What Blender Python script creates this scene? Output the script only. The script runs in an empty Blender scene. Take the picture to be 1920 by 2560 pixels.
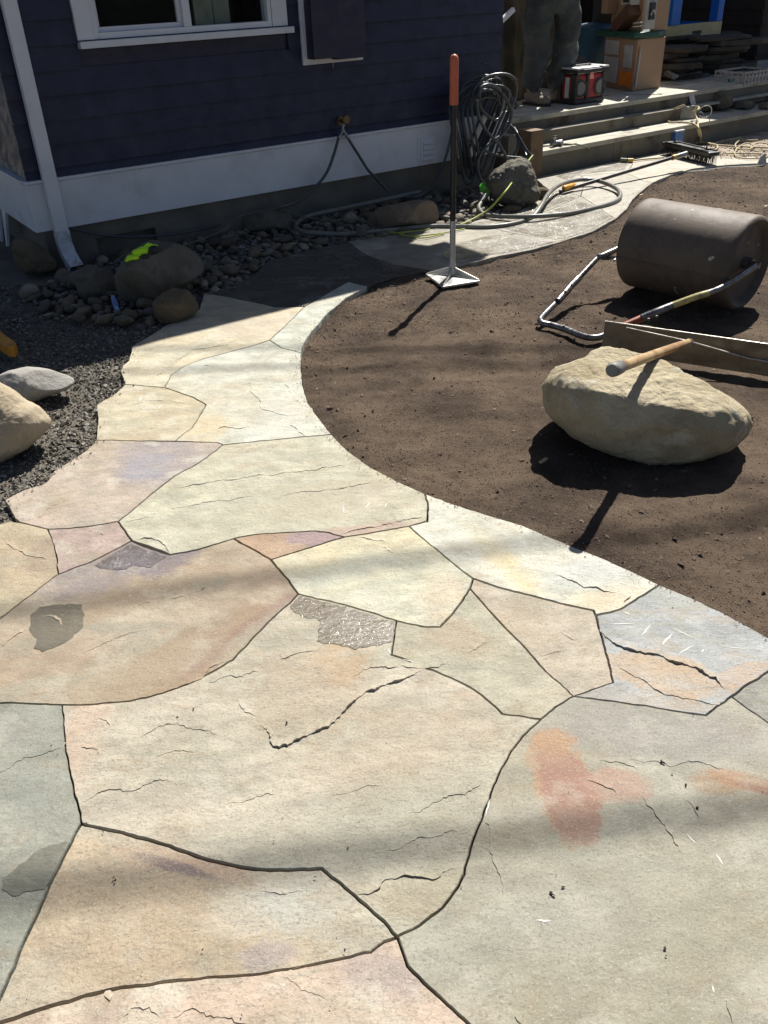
import bpy, bmesh, math, random
import numpy as np
from mathutils import Vector, Matrix, noise
from mathutils.geometry import delaunay_2d_cdt
random.seed(7); rng = np.random.default_rng(7)
SC = bpy.context.scene
COL = SC.collection
# ---------------------------------------------------------------- camera, sky, sun
F, CX, CY, H = 2150.0, 960.0, 1280.0, 1.5
_dn = np.array([138., 3405., F]); _dn /= np.linalg.norm(_dn)
_fw = np.array([0, 0, 1.]); _Y = _fw - _dn * (_fw @ _dn); _Y /= np.linalg.norm(_Y)
_X = np.cross(_dn, _Y)
if _X[0] < 0: _X = -_X
R3 = np.array([_X, _Y, -_dn])
cam_d = bpy.data.cameras.new('camera'); cam = bpy.data.objects.new('camera', cam_d); COL.objects.link(cam)
cam_d.sensor_fit = 'VERTICAL'; cam_d.sensor_height = 24.0; cam_d.lens = 24.0 * F / 2560.0
cam_d.clip_start = 0.02; cam_d.clip_end = 300
cx_, cy_, cz_ = R3 @ [1, 0, 0], R3 @ [0, -1, 0], R3 @ [0, 0, -1]
cam.matrix_world = Matrix(((cx_[0], cy_[0], cz_[0], 0), (cx_[1], cy_[1], cz_[1], 0), (cx_[2], cy_[2], cz_[2], H), (0, 0, 0, 1)))
SC.camera = cam
SH = np.array([-0.246, -0.554]) / 0.745            # ground shadow per metre of height
sun_el = math.atan2(0.745, math.hypot(.246, .554)); sun_az = math.atan2(.246, .554)
sd = bpy.data.lights.new('sun', 'SUN'); sun = bpy.data.objects.new('sun', sd); COL.objects.link(sun)
sd.energy = 5.0; sd.angle = math.radians(0.55); sd.color = (1.0, 0.965, 0.905)
sun.rotation_euler = Vector((.246, .554, .745)).to_track_quat('Z', 'Y').to_euler(); sun.location = (3, 6, 12)
wd = bpy.data.worlds.new('World'); SC.world = wd; wd.use_nodes = True
nt = wd.node_tree; nt.nodes.clear()
sky = nt.nodes.new('ShaderNodeTexSky'); sky.sky_type = 'NISHITA'; sky.sun_disc = False
sky.sun_elevation = sun_el; sky.sun_rotation = sun_az; sky.air_density = .7; sky.dust_density = .9
bg = nt.nodes.new('ShaderNodeBackground'); bg.inputs[1].default_value = 0.05
wo = nt.nodes.new('ShaderNodeOutputWorld'); nt.links.new(sky.outputs[0], bg.inputs[0]); nt.links.new(bg.outputs[0], wo.inputs[0])
SC.view_settings.view_transform = 'Standard'; SC.view_settings.look = 'None'
SC.view_settings.exposure = 0.68; SC.view_settings.gamma = 1.0; SC.view_settings.use_curve_mapping = False
# ---------------------------------------------------------------- measuring helpers
def ray(u, v): return R3 @ np.array([(u - CX) / F, (v - CY) / F, 1.0])
def G(u, v, z=0.0):
    r = ray(u, v); t = (z - H) / r[2]; return np.array([0, 0, H]) + r * t
def proj(p):
    c = R3.T @ (np.array(p, float) - [0, 0, H]); return CX + F * c[0] / c[2], CY + F * c[1] / c[2]
WD = np.array([.8329, .5534]); WN = np.array([.5534, -.8329]); OO = G(240, 645)[:2]
def L3(a, n, z): p = OO + WD * a + WN * n; return np.array([p[0], p[1], z])
def P3(u, v, off=0.0):        # a pixel met by the plane parallel to the house wall, off metres in front of it
    r = ray(u, v); nn = np.array([WN[0], WN[1], 0.]); g = np.array([OO[0], OO[1], 0.]) + nn * off
    t = (nn @ (g - [0, 0, H])) / (nn @ r); return np.array([0, 0, H]) + r * t
def PA(u, v, off=0.0): q = P3(u, v, off); return float((q[:2] - OO) @ WD), float(q[2])
def Yd(u, v, y): r = ray(u, v); return np.array([0, 0, H]) + r * (y / r[1])
def GL(pts, z=0.0): return [G(u, v, z) for u, v in pts]
# ---------------------------------------------------------------- materials
def lin(c): return tuple(((x / 255 + .055) / 1.055) ** 2.4 if x / 255 > .04045 else x / 255 / 12.92 for x in c)
def C(r, g, b, k=1.0): l = lin((r, g, b)); return (l[0] * k, l[1] * k, l[2] * k, 1)
class NT:
    def __init__(s, name):
        s.m = bpy.data.materials.new(name); s.m.use_nodes = True; s.t = s.m.node_tree; s.t.nodes.clear()
        s.o = s.n('OutputMaterial'); s.b = s.n('BsdfPrincipled'); s.l(s.b.outputs[0], s.o.inputs[0])
        s.tc = s.n('TexCoord').outputs['Object']
    def n(s, k, **kw):
        x = s.t.nodes.new('ShaderNode' + k)
        for a, b in kw.items(): setattr(x, a, b)
        return x
    def l(s, a, b): s.t.links.new(a, b)
    def put(s, sock, v):
        if isinstance(v, bpy.types.NodeSocket): s.l(v, sock)
        else: sock.default_value = v
    def math(s, op, a, b=None, c=None, clamp=False):
        x = s.n('Math', operation=op); x.use_clamp = clamp
        for i, v in enumerate((a, b, c)):
            if v is not None: s.put(x.inputs[i], v)
        return x.outputs[0]
    def noise(s, scale, det=4, rough=.55, vec=None, dist=0.0, col=False):
        x = s.n('TexNoise'); x.inputs['Scale'].default_value = scale; x.inputs['Detail'].default_value = det
        x.inputs['Roughness'].default_value = rough; x.inputs['Distortion'].default_value = dist
        s.l(vec if vec is not None else s.tc, x.inputs['Vector']); return x.outputs['Color' if col else 'Fac']
    def mapv(s, rot=0, sc=(1, 1, 1), loc=(0, 0, 0), rx=0, ry=0):
        x = s.n('Mapping'); x.inputs['Rotation'].default_value = (rx, ry, rot); x.inputs['Scale'].default_value = sc; x.inputs['Location'].default_value = loc
        s.l(s.tc, x.inputs['Vector']); return x.outputs[0]
    def ramp(s, f, a, b, lo=0.0, hi=1.0):
        x = s.n('MapRange'); x.interpolation_type = 'SMOOTHSTEP'; s.put(x.inputs['Value'], f)
        x.inputs['From Min'].default_value = a; x.inputs['From Max'].default_value = b
        x.inputs['To Min'].default_value = lo; x.inputs['To Max'].default_value = hi; return x.outputs[0]
    def mix(s, f, a, b, mode='MIX'):
        x = s.n('Mix', data_type='RGBA', blend_type=mode); s.put(x.inputs[0], f); s.put(x.inputs[6], a); s.put(x.inputs[7], b); return x.outputs[2]
    def bump(s, h, st=.5, d=.01, nrm=None):
        x = s.n('Bump'); x.inputs['Strength'].default_value = st; x.inputs['Distance'].default_value = d; s.l(h, x.inputs['Height'])
        if nrm is not None: s.l(nrm, x.inputs['Normal'])
        return x.outputs[0]
MATS = {}
def simple(name, col, rough=.6, metal=0.0, var=.15, vs=12.0, bst=.25, bs=60.0, bd=.002, dirt=None, dirt_amt=.5, stretch=None, objrand=0.0, spec=.5, dsc=4.0):
    if name in MATS: return MATS[name]
    t = NT(name); v = t.mapv(sc=stretch) if stretch else None
    a = t.noise(vs, 6, .6, v); m = t.ramp(a, .25, .75, 1 - var, 1 + var)
    mm = t.n('CombineXYZ'); [t.l(m, mm.inputs[i]) for i in range(3)]
    c = t.mix(1.0, col, mm.outputs[0], 'MULTIPLY')
    if dirt:
        c = t.mix(t.ramp(t.noise(dsc, 8, .65), .5, .68, 0, dirt_amt), c, dirt)
    if objrand:
        oi = t.n('ObjectInfo'); r = t.ramp(oi.outputs['Random'], 0, 1, 1 - objrand, 1 + objrand)
        q = t.n('CombineXYZ'); [t.l(r, q.inputs[i]) for i in range(3)]; c = t.mix(1.0, c, q.outputs[0], 'MULTIPLY')
    t.l(c, t.b.inputs['Base Color']); t.l(t.ramp(t.noise(vs * 2, 4), .3, .7, max(rough - .12, .03), min(rough + .12, 1)), t.b.inputs['Roughness'])
    t.b.inputs['Metallic'].default_value = metal; t.b.inputs['Specular IOR Level'].default_value = spec
    if bst: t.l(t.bump(t.noise(bs, 6, .6, v), bst, bd), t.b.inputs['Normal'])
    MATS[name] = t.m; return t.m
# ---------------------------------------------------------------- object helpers
def tag(o, label=None, cat=None, group=None, kind=None):
    if label: o['label'] = label
    if cat: o['category'] = cat
    if group: o['group'] = group
    if kind: o['kind'] = kind
    return o
def empty(name, loc, label=None, cat=None, group=None, kind=None):
    o = bpy.data.objects.new(name, None); COL.objects.link(o); o.location = Vector(loc); o.empty_display_size = .1
    return tag(o, label, cat, group, kind)
def wloc(p):
    v = Vector((0, 0, 0))
    while p is not None: v += p.location; p = p.parent
    return v
class MB:
    def __init__(s): s.v = []; s.f = []; s.sm = []; s.lat = False
    def add(s, vs, fs, smooth=False):
        o = len(s.v); s.v += [tuple(map(float, q)) for q in vs]; s.f += [tuple(i + o for i in f) for f in fs]; s.sm += [smooth] * len(fs)
    def box(s, c, sx, sy, sz, ax=None, ay=None, az=None):      # centre, sizes, optional axes
        ax = np.array(ax if ax is not None else (1, 0, 0), float); ay = np.array(ay if ay is not None else (0, 1, 0), float)
        az = np.cross(ax, ay) if az is None else np.array(az, float); c = np.array(c, float)
        vs = [c + ax * sx / 2 * i + ay * sy / 2 * j + az * sz / 2 * k for k in (-1, 1) for j in (-1, 1) for i in (-1, 1)]
        s.add(vs, [(0, 2, 3, 1), (4, 5, 7, 6), (0, 1, 5, 4), (2, 6, 7, 3), (0, 4, 6, 2), (1, 3, 7, 5)])
    def wbox(s, a0, a1, n0, n1, z0, z1):                        # box in the house's own directions
        vs = [L3(a, n, z) for z in (z0, z1) for n in (n1, n0) for a in (a0, a1)]
        s.add(vs, [(0, 2, 3, 1), (4, 5, 7, 6), (0, 1, 5, 4), (2, 6, 7, 3), (0, 4, 6, 2), (1, 3, 7, 5)])
    def prism(s, pts, d):                                       # polygon of 3-d points pushed along d
        n = len(pts); p = [np.array(q, float) for q in pts]; d = np.array(d, float)
        s.add(p + [q + d for q in p], [tuple(range(n))[::-1], tuple(range(n, 2 * n))] + [(i, (i + 1) % n, (i + 1) % n + n, i + n) for i in range(n)])
    def tube(s, pts, r, seg=8, cap=True, smooth=True):
        p = [np.array(q, float) for q in pts]; n = len(p); rr = r if hasattr(r, '__len__') else [r] * n
        up = None; vs = []; fs = []
        for i in range(n):
            t = p[min(i + 1, n - 1)] - p[max(i - 1, 0)]; t /= (np.linalg.norm(t) + 1e-9)
            if up is None:
                up = np.array([0, 0, 1.]) if abs(t[2]) < .9 else np.array([1., 0, 0])
            a = np.cross(t, up); a /= (np.linalg.norm(a) + 1e-9); up = np.cross(a, t)
            for k in range(seg):
                th = 2 * math.pi * k / seg; vs.append(p[i] + rr[i] * (math.cos(th) * a + math.sin(th) * up))
        for i in range(n - 1):
            for k in range(seg): fs.append((i * seg + k, i * seg + (k + 1) % seg, (i + 1) * seg + (k + 1) % seg, (i + 1) * seg + k))
        s.add(vs, fs, smooth)
        if cap: s.add(vs[:seg], [tuple(range(seg))]); s.add(vs[-seg:], [tuple(range(seg))[::-1]])
    def lathe(s, c, axis, prof, seg=24):                        # prof = [(distance along axis, radius)]
        s.lat = True; c = np.array(c, float); axis = np.array(axis, float); axis /= np.linalg.norm(axis)
        u = np.array([0, 0, 1.]) if abs(axis[2]) < .9 else np.array([1., 0, 0]); a = np.cross(axis, u); a /= np.linalg.norm(a); b = np.cross(axis, a); vs = []; fs = []
        for d, r in prof:
            for k in range(seg): th = 2 * math.pi * k / seg; vs.append(c + axis * d + max(r, 1e-5) * (math.cos(th) * a + math.sin(th) * b))
        for i in range(len(prof) - 1):
            for k in range(seg): fs.append((i * seg + k, i * seg + (k + 1) % seg, (i + 1) * seg + (k + 1) % seg, (i + 1) * seg + k))
        s.add(vs, fs, seg > 40); s.add(vs[:seg], [tuple(range(seg))]); s.add(vs[-seg:], [tuple(range(seg))[::-1]])
    def build(s, name, mat, parent=None, bevel=0, auto=None):
        o0 = wloc(parent) if parent is not None else None
        v = s.v
        if parent is None:
            a = np.array(v); o0 = Vector(((a[:, 0].min() + a[:, 0].max()) / 2, (a[:, 1].min() + a[:, 1].max()) / 2, a[:, 2].min()))
        loc = Vector((0, 0, 0))
        me = bpy.data.meshes.new(name); me.from_pydata([(q[0] - o0[0], q[1] - o0[1], q[2] - o0[2]) for q in v], [], s.f)
        me.polygons.foreach_set('use_smooth', s.sm); me.materials.append(mat); me.update()
        bm = bmesh.new(); bm.from_mesh(me); bmesh.ops.recalc_face_normals(bm, faces=bm.faces[:])
        if bevel: bmesh.ops.bevel(bm, geom=bm.edges[:], offset=bevel, segments=2, affect='EDGES', profile=.6)
        if any(s.sm) or s.lat:
            for f in bm.faces: f.smooth = True if s.lat else f.smooth
            for e in bm.edges:
                if len(e.link_faces) == 2 and s.lat and e.calc_face_angle(0) > .7: e.smooth = False
        bm.to_mesh(me); bm.free()
        o = bpy.data.objects.new(name, me); COL.objects.link(o)
        if parent is not None: o.parent = parent
        else: o.location = o0
        return o
def cat(pts, n=6):                                              # smooth curve through points
    p = [np.array(q, float) for q in pts]; p = [2 * p[0] - p[1]] + p + [2 * p[-1] - p[-2]]; out = []
    for i in range(1, len(p) - 2):
        for k in range(n):
            t = k / n; a, b, c, d = p[i - 1:i + 3]
            out.append(.5 * ((2 * b) + (c - a) * t + (2 * a - 5 * b + 4 * c - d) * t * t + (3 * b - a - 3 * c + d) * t ** 3))
    out.append(p[-2]); return out
def copy_tree(o, parent=None):
    c = o.copy(); COL.objects.link(c); c.parent = parent
    for ch in list(o.children): copy_tree(ch, c)
    return c
# ================================================================ GROUND
EDGE = [(3400, 2400), (2600, 1960), (2200, 1745), (1920, 1594), (1828, 1542), (1730, 1495), (1649, 1461), (1602, 1439), (1518, 1400), (1411, 1357),
        (1307, 1314), (1209, 1284), (1134, 1260), (1062, 1234), (1000, 1207), (960, 1186), (926, 1168), (868, 1125), (830, 1086), (799, 1047),
        (770, 1007), (756, 960), (752, 918), (753, 882), (760, 858), (781, 827), (822, 781), (868, 743), (919, 716), (983, 694), (1076, 675),
        (1191, 655), (1249, 640), (1336, 623), (1411, 602), (1481, 579), (1539, 547), (1568, 521), (1582, 498), (1602, 480), (1631, 457),
        (1677, 437), (1730, 422), (1816, 412), (1920, 407), (2100, 396)]
LEFT = [(-900, 1700), (-300, 1400), (0, 1310), (26, 1302), (34, 1297), (25, 1275), (11, 1250), (60, 1225), (110, 1209), (133, 1183), (217, 1125), (240, 1100), (242, 1072), (244, 1047), (240, 1012),
        (289, 983), (312, 961), (300, 926), (321, 902), (329, 868), (347, 855), (370, 843), (417, 812), (470, 790), (498, 774), (509, 733), (579, 716),
        (642, 681), (671, 652), (746, 632), (868, 603), (1000, 583), (1075, 570), (1169, 558), (1205, 545), (1289, 533), (1331, 509), (1374, 476), (1341, 449), (1340, 443)]
eg = np.array([G(*p)[:2] for p in EDGE]); lf = np.array([G(*p)[:2] for p in LEFT])
def fbm(x, y, s, o=4, z=0.0): return noise.fractal(Vector((x * s, y * s, z)), 1.0, 2.0, o)
t = NT('soil'); nn = t.noise(2.2, 6, .6); fine = t.noise(230, 6, .75); mid = t.noise(22, 6, .65)
c = t.mix(t.ramp(nn, .35, .65), C(132, 113, 94, .64), C(94, 79, 67, .58))
c = t.mix(t.ramp(mid, .5, .7, 0, .5), c, C(74, 59, 50, .56)); c = t.mix(t.ramp(fine, .56, .74, 0, .6), c, C(162, 142, 118, .62))
c = t.mix(t.ramp(fine, .44, .3, 0, .35), c, C(70, 54, 45, .6))
t.l(c, t.b.inputs['Base Color']); t.b.inputs['Roughness'].default_value = .95; t.b.inputs['Specular IOR Level'].default_value = .2
nb = t.bump(t.noise(30, 10, .78), .7, .022); t.l(t.bump(fine, .8, .006, nb), t.b.inputs['Normal']); SOIL = t.m
t = NT('grit_ground'); fine = t.noise(90, 6, .75); c = t.mix(t.ramp(t.noise(3, 6), .4, .65), C(136, 128, 114, .64), C(112, 104, 92, .62))
c = t.mix(t.ramp(fine, .54, .7, 0, .6), c, C(140, 136, 128, .6)); t.l(c, t.b.inputs['Base Color']); t.b.inputs['Roughness'].default_value = .95
t.l(t.bump(fine, .9, .012), t.b.inputs['Normal']); GRIT = t.m
def soil_h(x, y):
    h = -.016 + .013 * fbm(x, y * 1.6, 2.2, 3) + .007 * fbm(x * .5, y * 4, 3, 3, 2) + .005 * fbm(x, y, 7, 3, 12) + .004 * fbm(x, y, 14, 3, 5) + .0025 * fbm(x, y, 50, 2, 9)
    h -= .010 * max(0, 1 - abs((y - (3.95 + .12 * x + .05 * math.sin(3 * x))) / .05))            # raked furrows and roller marks
    h -= .007 * max(0, 1 - abs((x - (.55 - .10 * (y - 3))) / .035)) * (1 if 2.4 < y < 4.6 else 0)
    return h
def grid_sheet(name, ys, x0f, x1f, nx, hf, mat, power=1.0, flip=False):
    vs = []; fs = []
    for y in ys:
        a, b = x0f(y), x1f(y)
        for i in range(nx):
            k = (i / (nx - 1)) ** power; x = a + (b - a) * k; vs.append((x, y, hf(x, y, k)))
    for j in range(len(ys) - 1):
        for i in range(nx - 1): q = j * nx + i; fs.append((q, q + 1, q + nx + 1, q + nx))
    m = MB(); m.add(vs, fs, True); return m
Ex = lambda y: float(np.interp(y, eg[:, 1], eg[:, 0])); Lx = lambda y: float(np.interp(y, lf[:, 1], lf[:, 0]))
ys = np.unique(np.concatenate([np.arange(eg[0, 1], 8.2, .022), eg[:, 1]])); ys = ys[ys <= eg[-1, 1]]
o = grid_sheet('soil', ys, lambda y: Ex(y) + .002, lambda y: 6.5, 210, lambda x, y, k: soil_h(x, y), SOIL, 1.35).build('soil_bed', SOIL)
tag(o, kind='structure')
ysl = np.unique(np.concatenate([np.arange(lf[0, 1], lf[-1, 1], .03), lf[:, 1]]))
o = grid_sheet('g', ysl, lambda y: Lx(y) - .001, lambda y: -6.0, 130, lambda x, y, k: -.03 + .012 * fbm(x, y, 3, 3) + .006 * fbm(x, y, 18, 3), GRIT, 1.7).build('gravel_yard', GRIT)
tag(o, kind='structure')
m = MB(); m.add([(-60, -30, -.12), (60, -30, -.12), (60, 90, -.12), (-60, 90, -.12)], [(0, 1, 2, 3)]); tag(m.build('ground', GRIT), kind='structure')
# mortar and sand bed the flagstones lie on
MORT = simple('sand_bed', C(58, 50, 42, .5), .95, var=.3, vs=30, bst=.8, bs=90, bd=.004)
m = MB(); yb = np.unique(np.concatenate([np.linspace(-1.2, eg[0, 1], 4), eg[:, 1], lf[:, 1]])); yb = yb[yb < 9.9]
vs = []; fs = []
for y in yb:
    a = Lx(y) if y <= lf[-1, 1] else lf[-1, 0] + (y - lf[-1, 1]) * 1.5; b = Ex(y); vs += [(min(a, b - .02) - .0, y, -.043), (b, y, -.043)]
for j in range(len(yb) - 1): fs.append((2 * j, 2 * j + 1, 2 * j + 3, 2 * j + 2))
m.add(vs, fs); PATH = m.build('path', MORT); tag(PATH, kind='structure')
_pl = PATH.location.copy(); PATH.data.transform(Matrix.Translation(_pl)); PATH.location = (0, 0, 0)
# ---------------------------------------------------------------- flagstones
def stone_mat(name, A, B, ang=20, blobs=(), pale=.45, k=.70, rough=.72, st=1.0, seed=0, wetall=0):
    t = NT(name); a = math.radians(ang)
    v = t.mapv(rot=-a, sc=(1.0, 1.9, 1.0), loc=(seed * 1.7, seed * .9, seed)); vb = t.mapv(rot=-a, sc=(1, 1.5, 1), loc=(seed, 3 * seed, 0))
    big = t.noise(1.7, 7, .58, v, .5); mid = t.noise(9, 8, .62, vb, .3); fine = t.noise(160, 4, .6); pal = t.noise(5.5, 9, .68, t.mapv(loc=(seed * 3, 0, 2)))
    c = t.mix(t.ramp(big, .36, .64), C(*A, k), C(*B, k))
    hs = t.n('HueSaturation'); t.l(c, hs.inputs['Color']); t.l(t.ramp(mid, .32, .68, .80, 1.14), hs.inputs['Value']); c = hs.outputs[0]
    ir = t.noise(6.5, 10, .72, t.mapv(rot=-a, sc=(1, 1.7, 1), loc=(seed * 5, 1, 0)), .4); c = t.mix(t.ramp(ir, .525, .60, 0, .34), c, C(186, 164, 132, k)); gr = t.noise(4.2, 10, .7, t.mapv(rot=-a, sc=(1, 2.0, 1), loc=(2, seed * 7, 0)), .5); c = t.mix(t.ramp(gr, .53, .60, 0, .38), c, C(176, 176, 156, k))
    wet = None; warp = t.noise(7, 8, .66); warp2 = t.noise(26, 5, .7)
    warp3 = t.noise(90, 3, .7)
    wsum = t.math('ADD', t.math('ADD', t.math('MULTIPLY', t.math('SUBTRACT', warp, .5), 1.4), t.math('MULTIPLY', t.math('SUBTRACT', warp2, .5), .8)), t.math('MULTIPLY', t.math('SUBTRACT', warp3, .5), .55))
    P = t.n('SeparateXYZ'); t.l(t.tc, P.inputs[0]); pend = []
    for (u, vv, ru, rv, col, s, soft, ba) in blobs:
        c0 = G(u, vv); rx = np.linalg.norm(G(u + ru, vv) - c0); ry = np.linalg.norm(G(u, vv - rv) - c0); b = math.radians(ba)
        dx = t.math('SUBTRACT', P.outputs[0], float(c0[0])); dy = t.math('SUBTRACT', P.outputs[1], float(c0[1]))
        ex = t.math('ADD', t.math('MULTIPLY', dx, math.cos(b) / rx), t.math('MULTIPLY', dy, math.sin(b) / rx))
        ey = t.math('ADD', t.math('MULTIPLY', dx, -math.sin(b) / ry), t.math('MULTIPLY', dy, math.cos(b) / ry))
        d = t.math('SQRT', t.math('ADD', t.math('MULTIPLY', ex, ex), t.math('MULTIPLY', ey, ey)))
        d = t.math('ADD', d, t.math('MULTIPLY', wsum, 1.15 if s < 1 else .85))
        mk = t.ramp(d, 1.0 + soft / 2, 1.0 - soft / 2, 0, s if col == 'wet' else s * .8)
        if col == 'wet': wet = mk if wet is None else t.math('MAXIMUM', wet, mk)
        else: c = t.mix(t.math('MULTIPLY', mk, t.ramp(ir, .34, .56, .45, 1.0)), c, C(*[x_ + (sum(col) / 3 - x_) * .04 for x_ in col], k))
    c = t.mix(t.ramp(pal, .535, .62, 0, pale), c, C(230, 224, 206, k)); c = t.mix(t.ramp(fine, .53, .68, 0, .5), c, C(138, 128, 108, k)); c = t.mix(t.ramp(t.noise(230, 2, .6), .56, .7, 0, .45), c, C(236, 230, 212, k)); c = t.mix(t.ramp(t.noise(75, 5, .8), .57, .64, 0, .32), c, C(150, 138, 116, k))
    spk = t.noise(60, 3, .8); c = t.mix(t.ramp(spk, .66, .76, 0, .5), c, C(120, 108, 90, k))
    hgt = t.noise(11, 9, .68, vb, .12); stp = t.math('SNAP', t.math('ADD', t.noise(3.2, 9, .64, v, .3), t.math('MULTIPLY', hgt, .1)), .075)
    sm = t.bump(stp, .5 * st, .034); nb = t.bump(hgt, .55 * st, .018, sm); pit = t.bump(t.noise(48, 6, .75, t.mapv(rot=-a, sc=(1, 1.5, 1))), .3 * st, .006, nb); grain = t.bump(fine, .3, .003, pit)
    t.l(grain, t.b.inputs['Normal']); t.b.inputs['Specular IOR Level'].default_value = .3
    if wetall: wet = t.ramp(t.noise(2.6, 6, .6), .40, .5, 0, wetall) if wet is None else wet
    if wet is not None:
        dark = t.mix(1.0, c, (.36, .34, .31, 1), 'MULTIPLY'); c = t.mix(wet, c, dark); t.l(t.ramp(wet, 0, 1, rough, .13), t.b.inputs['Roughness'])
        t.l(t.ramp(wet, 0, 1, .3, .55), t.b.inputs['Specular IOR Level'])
    else: t.b.inputs['Roughness'].default_value = rough
    t.l(c, t.b.inputs['Base Color']); return t.m
def inpoly(x, y, poly):
    r = False; n = len(poly)
    for i in range(n):
        x1, y1 = poly[i][0], poly[i][1]; x2, y2 = poly[(i + 1) % n][0], poly[(i + 1) % n][1]
        if (y1 > y) != (y2 > y) and x < (x2 - x1) * (y - y1) / (y2 - y1) + x1: r = not r
    return r
def inset(poly, d):
    n = len(poly); out = []
    A = sum(poly[i][0] * poly[(i + 1) % n][1] - poly[(i + 1) % n][0] * poly[i][1] for i in range(n)); s = 1 if A > 0 else -1
    for i in range(n):
        p = np.array(poly[i]); a = np.array(poly[i - 1]); b = np.array(poly[(i + 1) % n])
        e1 = (p - a) / (np.linalg.norm(p - a) + 1e-9); e2 = (b - p) / (np.linalg.norm(b - p) + 1e-9)
        n1 = np.array([-e1[1], e1[0]]) * s; n2 = np.array([-e2[1], e2[0]]) * s; q = n1 + n2; L = np.linalg.norm(q)
        q = q / L if L > 1e-6 else n1; k = min(1 / max(q @ n1, .35), 2.2); dd = d[i] if hasattr(d, '__len__') else d
        out.append(p + q * dd * k)
    return out
NLED = 0
HZ = lambda x, y: .0024 * noise.fractal(Vector((x * 2.5, y * 4, 3)), 1, 2, 3) + .0008 * noise.fractal(Vector((x * 22, y * 34, 8)), 1, 2, 2)
def flagstone(px, mat, label=None, ledges=(), gap=.0032, thick=.046, lift=0.0):
    global NLED
    w = [G(*p)[:2] for p in px]; poly = []
    n = len(w); cam2 = np.array([0, 0.])
    for i in range(n):
        a, b = w[i], w[(i + 1) % n]; L = np.linalg.norm(b - a); stp = .012 + .004 * max(0, np.linalg.norm(a) - 1.5); k = max(1, min(int(L / stp), 90))
        nr = np.array([-(b - a)[1], (b - a)[0]]) / (L + 1e-9)
        for j in range(k):
            p = a + (b - a) * j / k; q3 = Vector((p[0] * 30, p[1] * 30, 1)); q4 = Vector((p[0] * 120, p[1] * 120, 2)); e_ = min(1, 3 * j / k, 3 * (k - j) / k)
            poly.append(p + e_ * (.0032 * np.array(noise.noise_vector(q3))[:2] + .0020 * np.array(noise.noise_vector(q4))[:2]))
    gaps = [gap * .74 * (1 + .55 * noise.noise(Vector((p[0] * 2.3, p[1] * 2.3, 7)))) for p in poly]
    rim = inset(poly, gaps); top = inset(poly, [g + .0014 + .0009 * noise.noise(Vector((p[0] * 60, p[1] * 60, 5))) for g, p in zip(gaps, poly)])
    hz = lambda x, y: HZ(x, y) + lift
    t2 = [Vector((p[0], p[1])) for p in top]; T = len(t2)
    xs = [p.x for p in t2]; ysn = [p.y for p in t2]; dist = math.hypot(sum(xs) / T, sum(ysn) / T)
    stp = .022 if dist < 2.2 else .045; pts = list(t2)
    poly_in = inset(top, .008)
    for gx in np.arange(min(xs), max(xs), stp):
        for gy in np.arange(min(ysn), max(ysn), stp):
            q = (gx + random.uniform(-.2, .2) * stp, gy + random.uniform(-.2, .2) * stp)
            if inpoly(q[0], q[1], poly_in): pts.append(Vector(q))
    vo, eo, fo, *_ = delaunay_2d_cdt(pts, [(i, (i + 1) % T) for i in range(T)], [], 1, 1e-6, False)
    fo = [f for f in fo if inpoly(sum(vo[i].x for i in f) / len(f), sum(vo[i].y for i in f) / len(f), top)]
    m = MB(); m.add([(v.x, v.y, hz(v.x, v.y)) for v in vo], [tuple(f) for f in fo], True)
    nr = len(rim); ring = [(top[i][0], top[i][1], hz(*top[i])) for i in range(nr)] + [(rim[i][0], rim[i][1], lift - .0030) for i in range(nr)] + [(rim[i][0], rim[i][1], lift - thick) for i in range(nr)]
    m.add(ring, [(i, (i + 1) % nr, (i + 1) % nr + nr, i + nr) for i in range(nr)] + [(i + nr, (i + 1) % nr + nr, (i + 1) % nr + 2 * nr, i + 2 * nr) for i in range(nr)])
    for (lp, hgt, wid) in ledges: add_ledge(m, lp, hgt, wid, hz)
    o = m.build('flagstone', mat, PATH)
    if label: o['label'] = label
    return o
def add_ledge(m, lp, hgt, wid, hz):            # a flake of the cleft face standing proud along a broken line
    p = [G(*q)[:2] for q in lp]; q = []
    for i in range(len(p) - 1):
        L = np.linalg.norm(p[i + 1] - p[i]); k = max(1, int(L / .006)); nr = np.array([-(p[i + 1] - p[i])[1], (p[i + 1] - p[i])[0]]) / (L + 1e-9)
        for j in range(k):
            s = p[i] + (p[i + 1] - p[i]) * j / k; q.append(s + nr * (.011 * noise.noise(Vector((s[0] * 22, s[1] * 22, 4))) + .006 * noise.noise(Vector((s[0] * 110, s[1] * 110, 4)))))
    q.append(p[-1]); n = len(q); vs = []; fs = []
    for i, s in enumerate(q):
        e = min(1, i / (n * .18 + 1), (n - 1 - i) / (n * .18 + 1)); h = hgt * .72 * min(1, e * 1.6) * max(.3, .75 + .8 * noise.noise(Vector((s[0] * 34, s[1] * 34, 6)))) + .0001
        ww = wid * (.35 + .65 * e) * (1 + .5 * noise.noise(Vector((s[0] * 12, s[1] * 12, 9)))); b = s + np.array([.25, .97]) * ww; c = s + np.array([.25, .97]) * ww * .4
        z = hz(*s); vs += [(s[0], s[1], z - .003), (s[0], s[1], z + h), (c[0], c[1], hz(*c) + h * .55), (b[0], b[1], hz(*b) - .0006)]
    for i in range(n - 1):
        for k in range(3): a = 4 * i + k; fs.append((a, a + 1, a + 5, a + 4))
    m.add(vs, fs, False)
CR, TAN, GRN, GRY, PNK, BLU, OCH, PUR = (216, 209, 186), (204, 184, 152), (196, 197, 176), (184, 182, 170), (206, 186, 170), (186, 192, 194), (214, 176, 128), (160, 148, 156)
RUST, ORG = (184, 138, 120), (206, 162, 126)
E_ = EDGE
J1 = [(295, 1303), (330, 1352)]
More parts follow.
